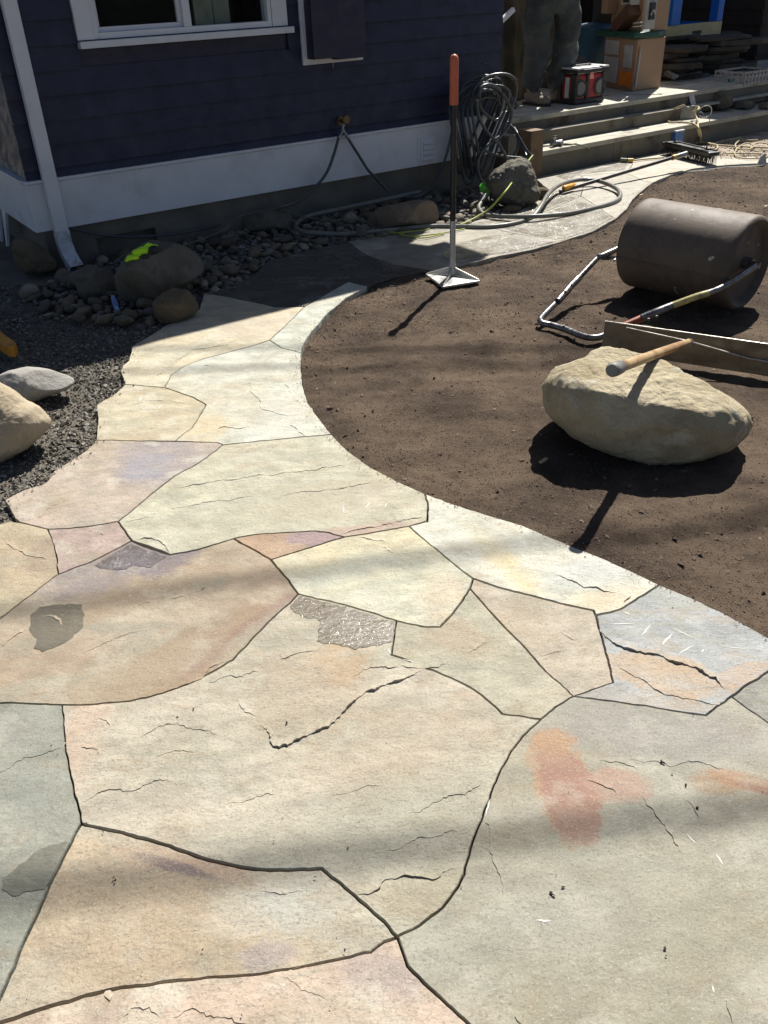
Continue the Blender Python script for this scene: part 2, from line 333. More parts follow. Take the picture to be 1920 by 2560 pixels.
SB = [(746, 1485), (700, 1528), (640, 1587), (581, 1650), (509, 1691), (469, 1711), (405, 1734), (324, 1753), (231, 1761), (155, 1762)]   # big tan stone / central stone
TOPK = [(544, 1106), (558, 1112), (694, 1099), (830, 1086)]
S14 = [(746, 1485), (827, 1503), (898, 1523), (991, 1552), (1054, 1566), (1100, 1568), (1128, 1539), (1157, 1501), (1175, 1472), (1182, 1447)]
MID = [(991, 1552), (984, 1600), (978, 1638), (1015, 1650), (1066, 1672), (1093, 1681), (1162, 1712), (1197, 1733), (1232, 1762), (1256, 1785), (1313, 1792), (1352, 1797)]
RJ = [(1352, 1797), (1307, 1840), (1278, 1877), (1252, 1922), (1230, 1975), (1209, 2030), (1183, 2099), (1168, 2151), (1160, 2186), (1145, 2217), (1105, 2270), (1047, 2314), (993, 2340)]
BJ = [(203, 2058), (231, 2065), (278, 2075), (370, 2097), (451, 2125), (521, 2149), (602, 2167), (671, 2174), (804, 2170)]
CJ = [(804, 2170), (862, 2218), (960, 2302), (993, 2340)]
LJ = [(203, 2058), (190, 2078), (162, 2134), (121, 2215), (87, 2296), (46, 2383), (0, 2490), (-120, 2770)]
DJ = [(993, 2340), (960, 2351), (926, 2377), (860, 2392), (781, 2409), (648, 2432), (428, 2450), (324, 2464), (265, 2474), (116, 2516), (0, 2554), (-60, 2575), (-120, 2770)]
R15 = [(1434, 1740), (1388, 1768), (1352, 1797)]
BLJ = [(1434, 1740), (1568, 1759), (1643, 1770), (1764, 1788), (1828, 1741), (1857, 1718), (1920, 1678), (2150, 1560)]
n18r = [(1182, 1447), (1249, 1470), (1336, 1490), (1400, 1507), (1484, 1526)]
n1718 = [(1175, 1472), (1232, 1536), (1278, 1585), (1336, 1646), (1382, 1695), (1434, 1740)]
R28 = [(1484, 1526), (1490, 1540), (1510, 1614), (1533, 1707)]
J20 = [(1182, 1447), (1123, 1401), (1056, 1345), (1023, 1315)]
T7 = [(1023, 1315), (940, 1330), (862, 1343), (823, 1354), (740, 1380), (678, 1400)]
NEAR = {1: .60, 2: .56, 3: .58, 4: .60, 7: .58, 11: .60, 12: .58, 13: .55, 14: .54, 15: .52, 16: .58, 17: .62, 10: .62, 5: .62, 8: .66, 6: .64}
def sm(i, *a, **k):
    k.setdefault('pale', .28 if i in NEAR else .45); return stone_mat('flagstone_surface_%d' % i, *a, seed=i, k=NEAR.get(i, .70), **k)
SPEC = []
# 1 central stone, big cream with a long broken ledge
SPEC.append(([(746, 1485), (827, 1503), (898, 1523), (991, 1552)] + MID[1:] + RJ[1:] + CJ[::-1][1:] + BJ[::-1][1:] + [(194, 2010), (172, 1920), (160, 1830), (155, 1762)] + SB[::-1][1:-1],
  sm(1, (216, 205, 184), (204, 196, 174), 25, [(760, 1720, 150, 120, (198, 176, 148), .7, .9, 10), (850, 1640, 70, 60, OCH, .55, .8, 0), (1000, 1860, 260, 90, (208, 184, 156), .55, .9, 25),
     (930, 2090, 380, 120, (182, 180, 160), .7, 1.2, 15), (195, 1850, 50, 190, (226, 190, 164), .55, .8, 0), (1070, 2240, 130, 60, (176, 164, 134), .7, .5, 10)]),
  'largest cream flagstone with a long broken ledge across it and a wet patch at its far edge',
  [([(648, 1812), (672, 1838), (684, 1866), (700, 1872), (722, 1868), (760, 1840), (800, 1832), (822, 1818), (850, 1780), (890, 1752), (925, 1730), (990, 1702), (1030, 1690), (1066, 1672)], .010, .035),
   ([(590, 1745), (600, 1770), (640, 1790)], .003, .03), ([(345, 1850), (390, 1822), (430, 1812), (490, 1822), (550, 1838)], .003, .04),
   ([(700, 1650), (760, 1630), (800, 1626)], .003, .03), ([(880, 1690), (910, 1676), (940, 1668), (1000, 1672)], .003, .03), ([(830, 1600), (845, 1560), (850, 1550)], .004, .02),
   ([(520, 1705), (580, 1690), (650, 1680)], .003, .03), ([(200, 1868), (230, 1872), (245, 1895)], .003, .02),
   ([(205, 2005), (250, 1978), (330, 1976), (400, 1952), (430, 1958)], .003, .04), ([(240, 1800), (262, 1805), (275, 1818)], .003, .02),
   ([(820, 1985), (900, 1975), (960, 1962)], .002, .03), ([(1020, 2035), (1085, 2010), (1130, 1990), (1160, 1985), (1200, 1955), (1220, 1930)], .003, .04), ([(560, 2010), (620, 1995), (700, 1980)], .002, .02),
   ([(890, 2238), (920, 2236), (962, 2205), (990, 2203), (1010, 2190), (1040, 2200), (1100, 2185), (1140, 2172)], .006, .05), ([(380, 1900), (430, 1880), (500, 1876)], .002, .03),
   ([(960, 2130), (1060, 2095), (1150, 2080)], .0018, .03)], .0024))
# 2 big tan stone on the left
SPEC.append(([(145, 1437), (231, 1404), (330, 1352), (360, 1366), (425, 1387), (492, 1375), (584, 1346), (630, 1372), (677, 1400), (710, 1438)] + SB + [(60, 1758), (0, 1757), (-200, 1770), (-450, 1790), (-420, 1700), (-160, 1600), (0, 1546), (50, 1508), (110, 1462)],
  sm(2, (206, 192, 168), (192, 170, 144), 42, [(470, 1640, 260, 62, (178, 150, 120), 1, .22, 46), (330, 1500, 260, 26, (184, 160, 130), .8, .5, 30), (200, 1450, 130, 38, (160, 152, 158), .85, .7, 12), (610, 1580, 22, 130, (168, 134, 122), .75, .6, -38), (640, 1590, 35, 90, (196, 190, 166), .7, .6, -38),
     (380, 1385, 120, 45, (140, 130, 142), .9, .45, 10), (300, 1700, 220, 60, (206, 194, 164), .5, 1, 30)], st=.8),
  'big tan flagstone with purple far edge and a dark wet spot',
  [([(95, 1540), (135, 1546), (165, 1565), (172, 1568)], .004, .02), ([(140, 1545), (175, 1530), (168, 1528)], .003, .015), ([(0, 1620), (30, 1595), (65, 1575)], .003, .03), ([(345, 1518), (365, 1505), (375, 1512)], .002, .02),
   ([(500, 1475), (512, 1470), (505, 1478)], .003, .012), ([(425, 1498), (455, 1490), (470, 1495)], .002, .02), ([(470, 1712), (500, 1700), (530, 1672), (560, 1655)], .003, .02), ([(200, 1640), (300, 1590), (360, 1575)], .0015, .03)], .003))
# 3 small pinkish stone
SPEC.append(([(119, 1323), (174, 1321), (231, 1314), (295, 1303), (312, 1326), (330, 1352), (231, 1404), (145, 1437), (141, 1390)], sm(3, (204, 184, 172), (196, 172, 160), 60, pale=.5), 'small pinkish flagstone between tan and lilac ones', [([(250, 1330), (262, 1360)], .002, .02)], .003))
# 4 left edge stone
SPEC.append(([(-450, 1790), (-420, 1700), (-160, 1600), (0, 1546), (50, 1508), (110, 1462), (145, 1437), (141, 1390), (130, 1345), (119, 1323), (49, 1306), (26, 1302), (0, 1310), (-300, 1400), (-600, 1560)], sm(4, (214, 200, 168), (206, 186, 156), 20, [(120, 1380, 50, 50, (168, 148, 128), .7, .7, 0)]), 'tan flagstone at the left edge beside the gravel', [([(10, 1355), (40, 1375), (70, 1385), (120, 1400)], .003, .03)], .003))
# 5 lilac stone
SPEC.append(([(240, 1100), (340, 1102), (434, 1103), (544, 1106), (558, 1112), (500, 1155), (434, 1192), (365, 1247), (295, 1303), (231, 1314), (174, 1321), (119, 1323), (49, 1306), (36, 1296), (24, 1273), (11, 1250), (60, 1225), (110, 1209), (128, 1190), (133, 1178), (180, 1150), (217, 1125), (230, 1112)],
  sm(5, (210, 192, 176), (204, 188, 166), 30, [(400, 1150, 110, 60, (174, 163, 166), .95, .7, 25), (370, 1165, 60, 32, (172, 172, 182), .8, .8, 15), (120, 1270, 45, 14, (176, 158, 128), .6, .5, 60)], pale=.55), 'flagstone with a large lilac stain on tan', [([(90, 1300), (120, 1275), (150, 1258)], .002, .02)], .003))
# 6 long cream stone across the path
SPEC.append((TOPK[1:] + [(868, 1125), (926, 1168), (960, 1186), (1000, 1207), (1062, 1234), (1070, 1262), (1069, 1285), (1066, 1303), (1023, 1315), (940, 1330), (862, 1343), (823, 1332), (788, 1328), (717, 1331), (640, 1336), (584, 1346), (492, 1375), (425, 1387), (400, 1376), (360, 1362), (330, 1352), (312, 1326), (295, 1303), (365, 1247), (434, 1192), (500, 1155)],
  sm(6, (212, 208, 184), (206, 198, 172), 18, [(880, 1330, 200, 16, (196, 164, 150), .8, .6, 8), (820, 1250, 180, 40, (214, 184, 158), .5, .9, 20), (700, 1270, 260, 60, (196, 196, 172), .6, .9, 20)]), 'long cream flagstone crossing the whole path with low ridges',
  [([(425, 1225), (530, 1205), (640, 1190), (760, 1180), (860, 1162)], .003, .03), ([(700, 1240), (740, 1232), (860, 1222), (930, 1205)], .003, .04), ([(310, 1305), (340, 1300), (380, 1290)], .002, .02), ([(420, 1275), (520, 1255), (640, 1240)], .002, .04),
   ([(850, 1338), (900, 1322), (960, 1312), (1060, 1290)], .004, .03), ([(340, 1352), (360, 1345), (400, 1350), (425, 1384)], .004, .02)], .0032))
# 7 small orange/purple wedge
SPEC.append(([(584, 1346), (640, 1336), (717, 1331), (788, 1328), (823, 1332), (862, 1343), (823, 1354), (740, 1380), (678, 1400), (630, 1372)], sm(7, (206, 174, 144), (214, 184, 156), 10, [(800, 1345, 90, 22, (176, 152, 160), .95, .35, 0)]), 'small orange and mauve wedge of flagstone', [], .003))
# 8 pale yellow-green stone
SPEC.append((T7[::-1] + [(1056, 1345), (1123, 1401), (1182, 1447), (1175, 1472), (1157, 1501), (1128, 1539), (1100, 1568), (1054, 1566), (991, 1552), (898, 1523), (827, 1503), (746, 1485), (710, 1438)],
  sm(8, (216, 214, 192), (222, 212, 178), 10, [(760, 1400, 90, 30, (226, 210, 166), .7, .9, 10), (1110, 1500, 60, 60, (226, 200, 166), .6, .9, 0), (900, 1450, 200, 50, (206, 212, 198), .5, .9, 10)], st=1.0), 'pale yellow-green flagstone with grainy face', [([(900, 1342), (930, 1350), (965, 1355)], .003, .02), ([(960, 1365), (985, 1385)], .002, .02)], .0026))
# 9 right edge stone, long pale
SPEC.append(([(1062, 1234), (1134, 1260), (1209, 1284), (1307, 1314), (1411, 1357), (1518, 1400), (1602, 1439), (1649, 1461), (1615, 1485), (1579, 1507), (1550, 1524), (1489, 1538), (1484, 1526), (1400, 1507), (1336, 1490), (1249, 1470), (1182, 1447), (1123, 1401), (1056, 1345), (1023, 1315), (1069, 1303), (1070, 1262)],
  sm(9, (218, 218, 202), (224, 218, 198), -25, [(1260, 1400, 40, 90, (226, 208, 158), .8, .8, 20), (1500, 1500, 110, 30, (226, 204, 164), .7, .8, 10), (1220, 1350, 60, 40, (196, 192, 178), .5, 1, 0), (1480, 1430, 120, 40, (206, 212, 210), .6, .9, 20)]), 'long pale flagstone along the curved soil edge beside the blue-grey one',
  [([(1385, 1438), (1410, 1440), (1460, 1468), (1500, 1475), (1540, 1482)], .005, .035), ([(1560, 1512), (1575, 1490), (1570, 1480)], .006, .02)], .0026))
# 10 blue and orange stone
SPEC.append(([(1649, 1461), (1730, 1495), (1828, 1542), (1920, 1594), (2060, 1668), (1990, 1650), (1920, 1678), (1857, 1718), (1828, 1741), (1764, 1788), (1643, 1770), (1568, 1759), (1434, 1740), (1480, 1724), (1533, 1707), (1510, 1614), (1490, 1540), (1550, 1524), (1579, 1507), (1615, 1485)],
  sm(10, (196, 198, 196), (188, 191, 190), 15, [(1660, 1690, 150, 50, (212, 180, 142), .95, .3, -22), (1850, 1690, 90, 22, (214, 184, 154), .85, .4, 20), (1520, 1740, 90, 32, (192, 178, 160), .9, .5, -10), (1680, 1760, 150, 14, (196, 180, 158), .8, .5, -12)], pale=.15),
  'blue-grey flagstone with an orange lower layer under its broken ledge',
  [([(1500, 1578), (1520, 1600), (1535, 1612), (1580, 1628), (1640, 1638), (1712, 1662), (1768, 1684), (1795, 1700), (1812, 1728)], .010, .04), ([(1540, 1665), (1600, 1700), (1660, 1738), (1740, 1752), (1800, 1760)], .003, .05)], .0026))
# 11 upper right triangle stone
SPEC.append((n18r + [(1490, 1540), (1510, 1614), (1533, 1707), (1480, 1724), (1434, 1740), (1382, 1695), (1336, 1646), (1278, 1585), (1232, 1536), (1175, 1472)],
  sm(11, (204, 190, 168), (216, 204, 184), 50, [(1300, 1560, 90, 60, (200, 180, 150), .6, .9, 0)]), 'five-sided beige flagstone touching the blue-grey one', [([(1350, 1640), (1380, 1632), (1410, 1628)], .003, .02), ([(1400, 1580), (1440, 1600)], .002, .02)], .0026))
# 12 middle right stone
SPEC.append(([(1175, 1472)] + n1718[1:] + [(1388, 1768), (1352, 1797), (1313, 1792), (1256, 1785), (1232, 1762), (1197, 1733), (1162, 1712), (1093, 1681), (1066, 1672), (1015, 1650), (978, 1638), (984, 1600), (991, 1552), (1054, 1566), (1100, 1568), (1128, 1539), (1157, 1501)],
  sm(12, (202, 198, 172), (210, 202, 178), 40, [(1150, 1600, 60, 60, (198, 178, 148), .8, .8, 40)]), 'beige flagstone right of the wet patch', [([(1170, 1635), (1200, 1615), (1220, 1605)], .002, .02), ([(1000, 1668), (1060, 1672), (1120, 1660)], .003, .02)], .0026))
# 13 the great bottom right slab with the rust stain
SPEC.append((RJ[::-1][:-1] + [(1352, 1797), (1388, 1768), (1434, 1740), (1568, 1759), (1643, 1770), (1764, 1788), (1828, 1741), (1920, 1805), (2200, 2000), (2500, 2300), (2600, 2700), (1900, 3300), (1420, 2900), (1174, 2560), (1076, 2470), (1018, 2412)],
  sm(13, (196, 193, 174), (190, 181, 158), 30, [(1650, 1830, 330, 70, (178, 172, 166), .8, .9, -12), (1560, 2470, 420, 150, (176, 166, 138), .8, 1.2, 25), (1868, 1955, 105, 22, ORG, 1, .5, -22), (1880, 1968, 80, 9, RUST, 1, .6, -22), (1790, 1960, 60, 26, (190, 150, 112), .9, .8, -10),
     (1408, 1958, 78, 140, ORG, 1, .22, 0), (1418, 1972, 70, 118, RUST, 1, .15, 0), (1545, 1962, 85, 42, (202, 162, 140), 1, .5, -10), (1380, 1858, 44, 34, (208, 170, 130), .9, .7, 0),
     (1420, 2320, 120, 90, (208, 204, 186), .5, 1, 0), (1200, 2400, 90, 110, (176, 174, 154), .6, 1, 0), (1500, 2250, 200, 160, (184, 184, 166), .5, 1.2, 0)], pale=.3, st=.75),
  'largest olive-grey flagstone with a rust-red stain, lower right',
  [([(1465, 1945), (1500, 1960), (1530, 1975), (1542, 1988)], .003, .02), ([(1608, 1985), (1618, 2015), (1650, 2045), (1665, 2080), (1700, 2115), (1715, 2140)], .0035, .02), ([(1718, 2000), (1732, 2025), (1745, 2052)], .003, .02),
   ([(1210, 2045), (1222, 2062), (1225, 2110), (1238, 2160), (1250, 2210), (1255, 2250)], .0028, .02), ([(1290, 2530), (1305, 2570)], .003, .02), ([(1810, 2490), (1822, 2530), (1825, 2570)], .003, .02),
   ([(1580, 1905), (1640, 1905), (1680, 1912), (1760, 1905), (1820, 1925)], .0022, .03), ([(1500, 1900), (1560, 1915), (1600, 1925)], .002, .02)], .0026))
# 14 corner stone far right
SPEC.append(([(1828, 1741), (1857, 1718), (1920, 1678), (1990, 1650), (2060, 1668), (2200, 1745), (2600, 1960), (3400, 2400), (2600, 2400), (2500, 2300), (2200, 2000), (1920, 1805)], sm(14, GRY, (190, 188, 178), 0), 'grey flagstone cut off by the right frame edge', [], .0026))
# 15 left grey stone
SPEC.append(([(-450, 1790), (-200, 1770), (0, 1757), (60, 1758), (155, 1762), (160, 1830), (172, 1920), (194, 2010), (203, 2058)] + LJ[1:] + [(-700, 2700), (-700, 2200)],
  sm(15, (172, 174, 160), (184, 184, 168), 35, [(20, 1830, 120, 50, (196, 190, 178), .6, .9, 0), (30, 1980, 120, 90, (186, 190, 178), .5, 1, 0)], pale=.35, st=.8),
  'grey-green flagstone at the left edge with a damp corner', [([(-40, 1945), (40, 1910), (90, 1890), (158, 1868)], .0025, .04)], .0026))
# 16 tan bottom stone
SPEC.append((BJ + CJ[1:] + DJ[1:-1] + [(-120, 2770)] + LJ[::-1][1:-1],
  sm(16, (208, 188, 158), (214, 208, 188), 20, [(330, 2300, 230, 150, (204, 182, 152), .8, 1.0, 15), (450, 2150, 190, 24, (216, 180, 154), .8, .6, -14), (440, 2165, 110, 13, (126, 114, 120), .9, .6, -20), (660, 2390, 70, 40, (178, 166, 170), .7, .7, 0), (640, 2280, 120, 60, (222, 216, 200), .7, .9, 0), (760, 2250, 110, 70, (210, 212, 200), .6, .9, 0)]),
  'tan and cream flagstone at the bottom with a dark streak', [([(640, 2235), (700, 2228), (770, 2220)], .0015, .02)], .0026))
# 17 bottom pink stone
SPEC.append((DJ + [(-500, 3100), (300, 3500), (1500, 3500), (1900, 3300), (1420, 2900), (1174, 2560), (1076, 2470), (1018, 2412)],
  sm(17, (218, 204, 180), (222, 200, 178), 30, [(560, 2490, 160, 50, (226, 200, 174), .6, .8, 0), (950, 2430, 110, 60, (176, 160, 158), .8, .8, -30), (350, 2540, 50, 30, (226, 216, 192), .8, .4, 0), (900, 2540, 160, 60, (222, 196, 170), .6, 1, 0)], pale=.5),
  'pinkish flagstone cut off by the bottom frame edge', [([(260, 2482), (270, 2500), (265, 2515)], .003, .02), ([(300, 2545), (330, 2512), (370, 2520), (400, 2545)], .004, .04), ([(430, 2540), (500, 2530), (560, 2548), (620, 2560)], .003, .03), ([(700, 2440), (780, 2480), (820, 2500)], .0015, .03)], .003))
# 18 oval tan stone upper left
SPEC.append(([(312, 961), (411, 969), (440, 978), (486, 995), (515, 1012), (480, 1070), (437, 1102), (340, 1102), (240, 1100), (242, 1072), (244, 1047), (240, 1012), (289, 983)], sm(18, (206, 192, 160), (212, 204, 178), 20, [(330, 1085, 110, 20, (190, 172, 140), .6, .8, 0)]), 'small oval tan flagstone beside the gravel', [([(320, 1010), (400, 1000), (470, 1010)], .0015, .03)], .003))
# 19 large pale stone touching the soil curve
SPEC.append(([(411, 969), (428, 937), (463, 914), (509, 897), (567, 882), (631, 865), (674, 851), (706, 871), (753, 882), (752, 918), (756, 960), (770, 1007), (799, 1047), (830, 1086), (694, 1099), (558, 1112), (544, 1106), (437, 1102), (480, 1070), (515, 1012), (486, 995), (440, 978)],
  sm(19, (216, 216, 200), (212, 206, 184), 60, [(510, 1075, 60, 40, (226, 204, 160), .8, .8, 0), (700, 1040, 60, 60, (220, 222, 214), .5, 1, 0)]), 'pale flagstone with a wandering crack beside the soil curve',
  [([(600, 960), (625, 958), (630, 980), (650, 1000), (652, 1020), (680, 1030), (722, 1040)], .003, .03), ([(722, 1055), (740, 1075), (765, 1090)], .003, .02), ([(540, 1075), (560, 1066), (600, 1072), (622, 1066)], .004, .02), ([(510, 915), (525, 914)], .004, .01), ([(710, 955), (725, 975), (735, 1000)], .002, .02)], .0032))
# 20 cream stone half in the house's shadow
SPEC.append(([(312, 961), (411, 969), (428, 937), (463, 914), (509, 897), (567, 882), (631, 865), (674, 851), (717, 810), (761, 767), (690, 768), (640, 756), (560, 740), (509, 733), (498, 774), (470, 790), (417, 812), (370, 843), (347, 855), (340, 858), (329, 868), (326, 885), (321, 902), (308, 912), (300, 926), (306, 942)],
  sm(20, (220, 212, 186), (222, 208, 176), 20, [(590, 830, 40, 14, (196, 178, 150), .8, .6, 0), (640, 815, 100, 30, (216, 198, 176), .6, .9, 0)]), 'cream flagstone half covered by the shadow of the eave', [([(440, 905), (480, 875), (560, 865), (590, 850)], .003, .03), ([(360, 960), (400, 935), (450, 895), (480, 875)], .002, .03)], .003))
SPEC.append(([(674, 851), (706, 871), (753, 882), (760, 858), (781, 827), (822, 781), (868, 743), (919, 716), (871, 704), (820, 733), (761, 767), (717, 810)], sm(21, (214, 216, 200), (216, 212, 190), 30), 'narrow pale flagstone at the tip of the soil curve', [], .003))
shade_dark = sm(22, (112, 111, 104), (98, 97, 92), 30, pale=.1, wetall=.8)  # wet grey stones, with the eave's shade also put into their dark colour
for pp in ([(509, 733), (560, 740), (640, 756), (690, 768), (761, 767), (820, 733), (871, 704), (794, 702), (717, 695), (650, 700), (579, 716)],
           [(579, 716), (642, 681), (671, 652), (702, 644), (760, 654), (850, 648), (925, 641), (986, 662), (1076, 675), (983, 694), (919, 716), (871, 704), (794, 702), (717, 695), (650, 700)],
           [(702, 644), (746, 632), (868, 603), (904, 630), (925, 641), (850, 648), (760, 654)]): SPEC.append((pp, shade_dark, None, [], .003))
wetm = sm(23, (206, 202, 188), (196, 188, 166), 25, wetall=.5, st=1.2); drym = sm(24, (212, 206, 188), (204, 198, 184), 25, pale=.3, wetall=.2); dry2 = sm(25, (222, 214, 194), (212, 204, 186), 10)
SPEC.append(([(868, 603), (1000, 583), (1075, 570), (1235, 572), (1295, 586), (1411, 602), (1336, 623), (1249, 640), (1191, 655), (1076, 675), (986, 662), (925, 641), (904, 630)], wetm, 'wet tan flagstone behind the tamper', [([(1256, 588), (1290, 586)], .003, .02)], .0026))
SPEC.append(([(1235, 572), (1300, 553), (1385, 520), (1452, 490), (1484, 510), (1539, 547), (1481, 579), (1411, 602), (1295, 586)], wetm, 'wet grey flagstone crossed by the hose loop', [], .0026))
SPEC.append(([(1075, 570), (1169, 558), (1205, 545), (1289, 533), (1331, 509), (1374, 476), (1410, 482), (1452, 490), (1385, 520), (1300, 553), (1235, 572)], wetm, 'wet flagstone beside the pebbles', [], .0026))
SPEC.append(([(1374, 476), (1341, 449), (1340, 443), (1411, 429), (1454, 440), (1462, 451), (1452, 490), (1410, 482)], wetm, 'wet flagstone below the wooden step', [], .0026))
SPEC.append(([(1340, 443), (1500, 411), (1581, 396), (1581, 412), (1573, 423), (1558, 433), (1500, 434), (1454, 440), (1411, 429)], drym, 'half-round flagstone against the lowest step', [], .0026))
SPEC.append(([(1462, 451), (1454, 440), (1500, 434), (1558, 433), (1581, 439), (1609, 452), (1631, 457), (1602, 480), (1582, 498), (1568, 521), (1539, 547), (1484, 510), (1452, 490)], drym, 'pale flagstone inside the hose loop', [], .0026))
SPEC.append(([(1581, 396), (1660, 379), (1760, 362), (1800, 390), (1816, 412), (1730, 422), (1677, 437), (1631, 457), (1609, 452), (1581, 439), (1558, 433), (1573, 423), (1581, 412)], dry2, 'pale dry flagstone under the push broom', [], .0026))
SPEC.append(([(1816, 412), (1800, 396), (1920, 391), (2100, 382), (2100, 396), (1920, 407)], dry2, 'narrow edging flagstone at the far end of the soil', [], .0026))
for i_, (px, mt, lb, led, gp) in enumerate(SPEC): flagstone(px, mt, lb, led, gp, lift=(-.003 if i_ in (15, 16) else -.0015 if i_ in (13, 10) else .0))
# ---------------------------------------------------------------- wet patches: a thin film of muddy water lying on the stones
def wet_mat(name, A, B, ang=20, rough=.1, st=1.0, cw=1.0):
    t = NT(name); v = t.mapv(rot=-math.radians(ang), sc=(1, 2.4, 1)); n1 = t.noise(4, 7, .6, v); c = t.mix(t.ramp(n1, .4, .62), C(*A, .7), C(*B, .7)); c = t.mix(t.ramp(t.noise(30, 6, .7), .5, .7, 0, .5), c, C(*[x * .78 for x in A], .7))
    t.l(c, t.b.inputs['Base Color']); t.l(t.ramp(t.noise(8, 5, .6), .4, .6, max(rough, .3), max(rough, .3) + .15), t.b.inputs['Roughness']); t.b.inputs['Specular IOR Level'].default_value = .6
    b1 = t.bump(t.noise(26, 6, .66, v), .4, .010); t.l(b1, t.b.inputs['Normal']); t.b.inputs['Coat Weight'].default_value = cw; t.b.inputs['Coat Roughness'].default_value = .09; t.l(t.bump(t.noise(75 / st, 3, .6), 1.0, .012 * st, b1), t.b.inputs['Coat Normal']); return t.m
def film(px, mat, label=None):
    w = [G(*p)[:2] for p in px]; poly = []; n = len(w)
    for i in range(n):
        a, b = w[i], w[(i + 1) % n]; L = np.linalg.norm(b - a); k = max(1, int(L / .007)); nr = np.array([-(b - a)[1], (b - a)[0]]) / (L + 1e-9)
        for j in range(k):
            s = a + (b - a) * j / k; poly.append(s + nr * (.006 * noise.noise(Vector((s[0] * 50, s[1] * 50, 14))) + .004 * noise.noise(Vector((s[0] * 140, s[1] * 140, 14)))))
    pts = [Vector(tuple(q)) for q in poly]; T = len(pts); st = .012 if w[0][1] < 2.5 else .04; inn = inset(poly, .006)
    for gx in np.arange(min(q.x for q in pts), max(q.x for q in pts), st):
        for gy in np.arange(min(q.y for q in pts), max(q.y for q in pts), st):
            if inpoly(gx, gy, inn): pts.append(Vector((gx, gy)))
    vo, eo, fo, *_ = delaunay_2d_cdt(pts, [(i, (i + 1) % T) for i in range(T)], [], 1, 1e-6, False)
    fo = [f for f in fo if inpoly(sum(vo[i].x for i in f) / len(f), sum(vo[i].y for i in f) / len(f), poly)]
    m = MB(); m.add([(v.x, v.y, HZ(v.x, v.y) + (.0012 if w[0][1] < 2.5 else .002)) for v in vo], [tuple(f) for f in fo], True); o = m.build('water_film', mat, PATH)
    if label: o['label'] = label
WM1 = wet_mat('wet_muddy_stone', (112, 100, 76), (98, 82, 54), 10, .12, 1.0, .5); WM2 = wet_mat('damp_stone', (108, 102, 84), (118, 106, 84), 30, .25, .6, .5); WM3 = wet_mat('wet_lilac_stone', (110, 100, 102), (92, 84, 74), 30, .14); WM4 = wet_mat('damp_grey_stone', (112, 111, 96), (120, 118, 102), 35, .45, .5, .25); WM5 = wet_mat('wet_far_stone', (156, 149, 132), (136, 124, 98), 25, .13, 2.0, .7)
film([(750, 1490), (827, 1509), (898, 1529), (986, 1556), (979, 1606), (945, 1613), (915, 1618), (890, 1625), (870, 1617), (831, 1611), (792, 1605), (796, 1578), (800, 1555), (792, 1546), (770, 1545), (757, 1541), (737, 1531), (724, 1518)], WM1, 'wet muddy patch glinting under the pale yellow-green flagstone')
film([(95, 1520), (125, 1515), (156, 1512), (203, 1513), (210, 1546), (203, 1575), (168, 1604), (107, 1631), (87, 1621), (92, 1601), (74, 1575), (78, 1540)], WM2, 'dark damp spot on the big tan flagstone')
film([(236, 1414), (260, 1400), (295, 1380), (328, 1360), (365, 1376), (418, 1391), (399, 1404), (370, 1419), (336, 1414), (312, 1424), (290, 1426), (255, 1422)], WM3, 'wet patch on the lilac edge of the big tan flagstone')
film([(170, 2102), (133, 2111), (98, 2126), (69, 2146), (40, 2172), (12, 2198), (2, 2227), (40, 2241), (80, 2228), (110, 2224), (122, 2205), (152, 2148)], WM4, 'damp patch on the grey-green flagstone')
film([(1150, 608), (1190, 598), (1240, 584), (1290, 598), (1340, 602), (1390, 604), (1336, 618), (1280, 628), (1200, 642), (1130, 652), (1100, 640), (1120, 622)], WM5, 'tan puddled wet stone right of the tamper shaft')
film([(1262, 572), (1310, 556), (1380, 528), (1440, 502), (1490, 515), (1530, 545), (1480, 574), (1411, 598), (1340, 590)], WM5, 'wet sheet of water inside the hose loop')
film([(1080, 574), (1169, 562), (1230, 548), (1300, 536), (1345, 512), (1384, 482), (1440, 494), (1380, 515), (1300, 548), (1240, 566)], WM5, 'wet strip of stone along the pebbles')
film([(1390, 440), (1440, 428), (1520, 412), (1570, 408), (1560, 425), (1500, 430), (1450, 436), (1420, 450)], WM5, 'wet patch against the lowest step')
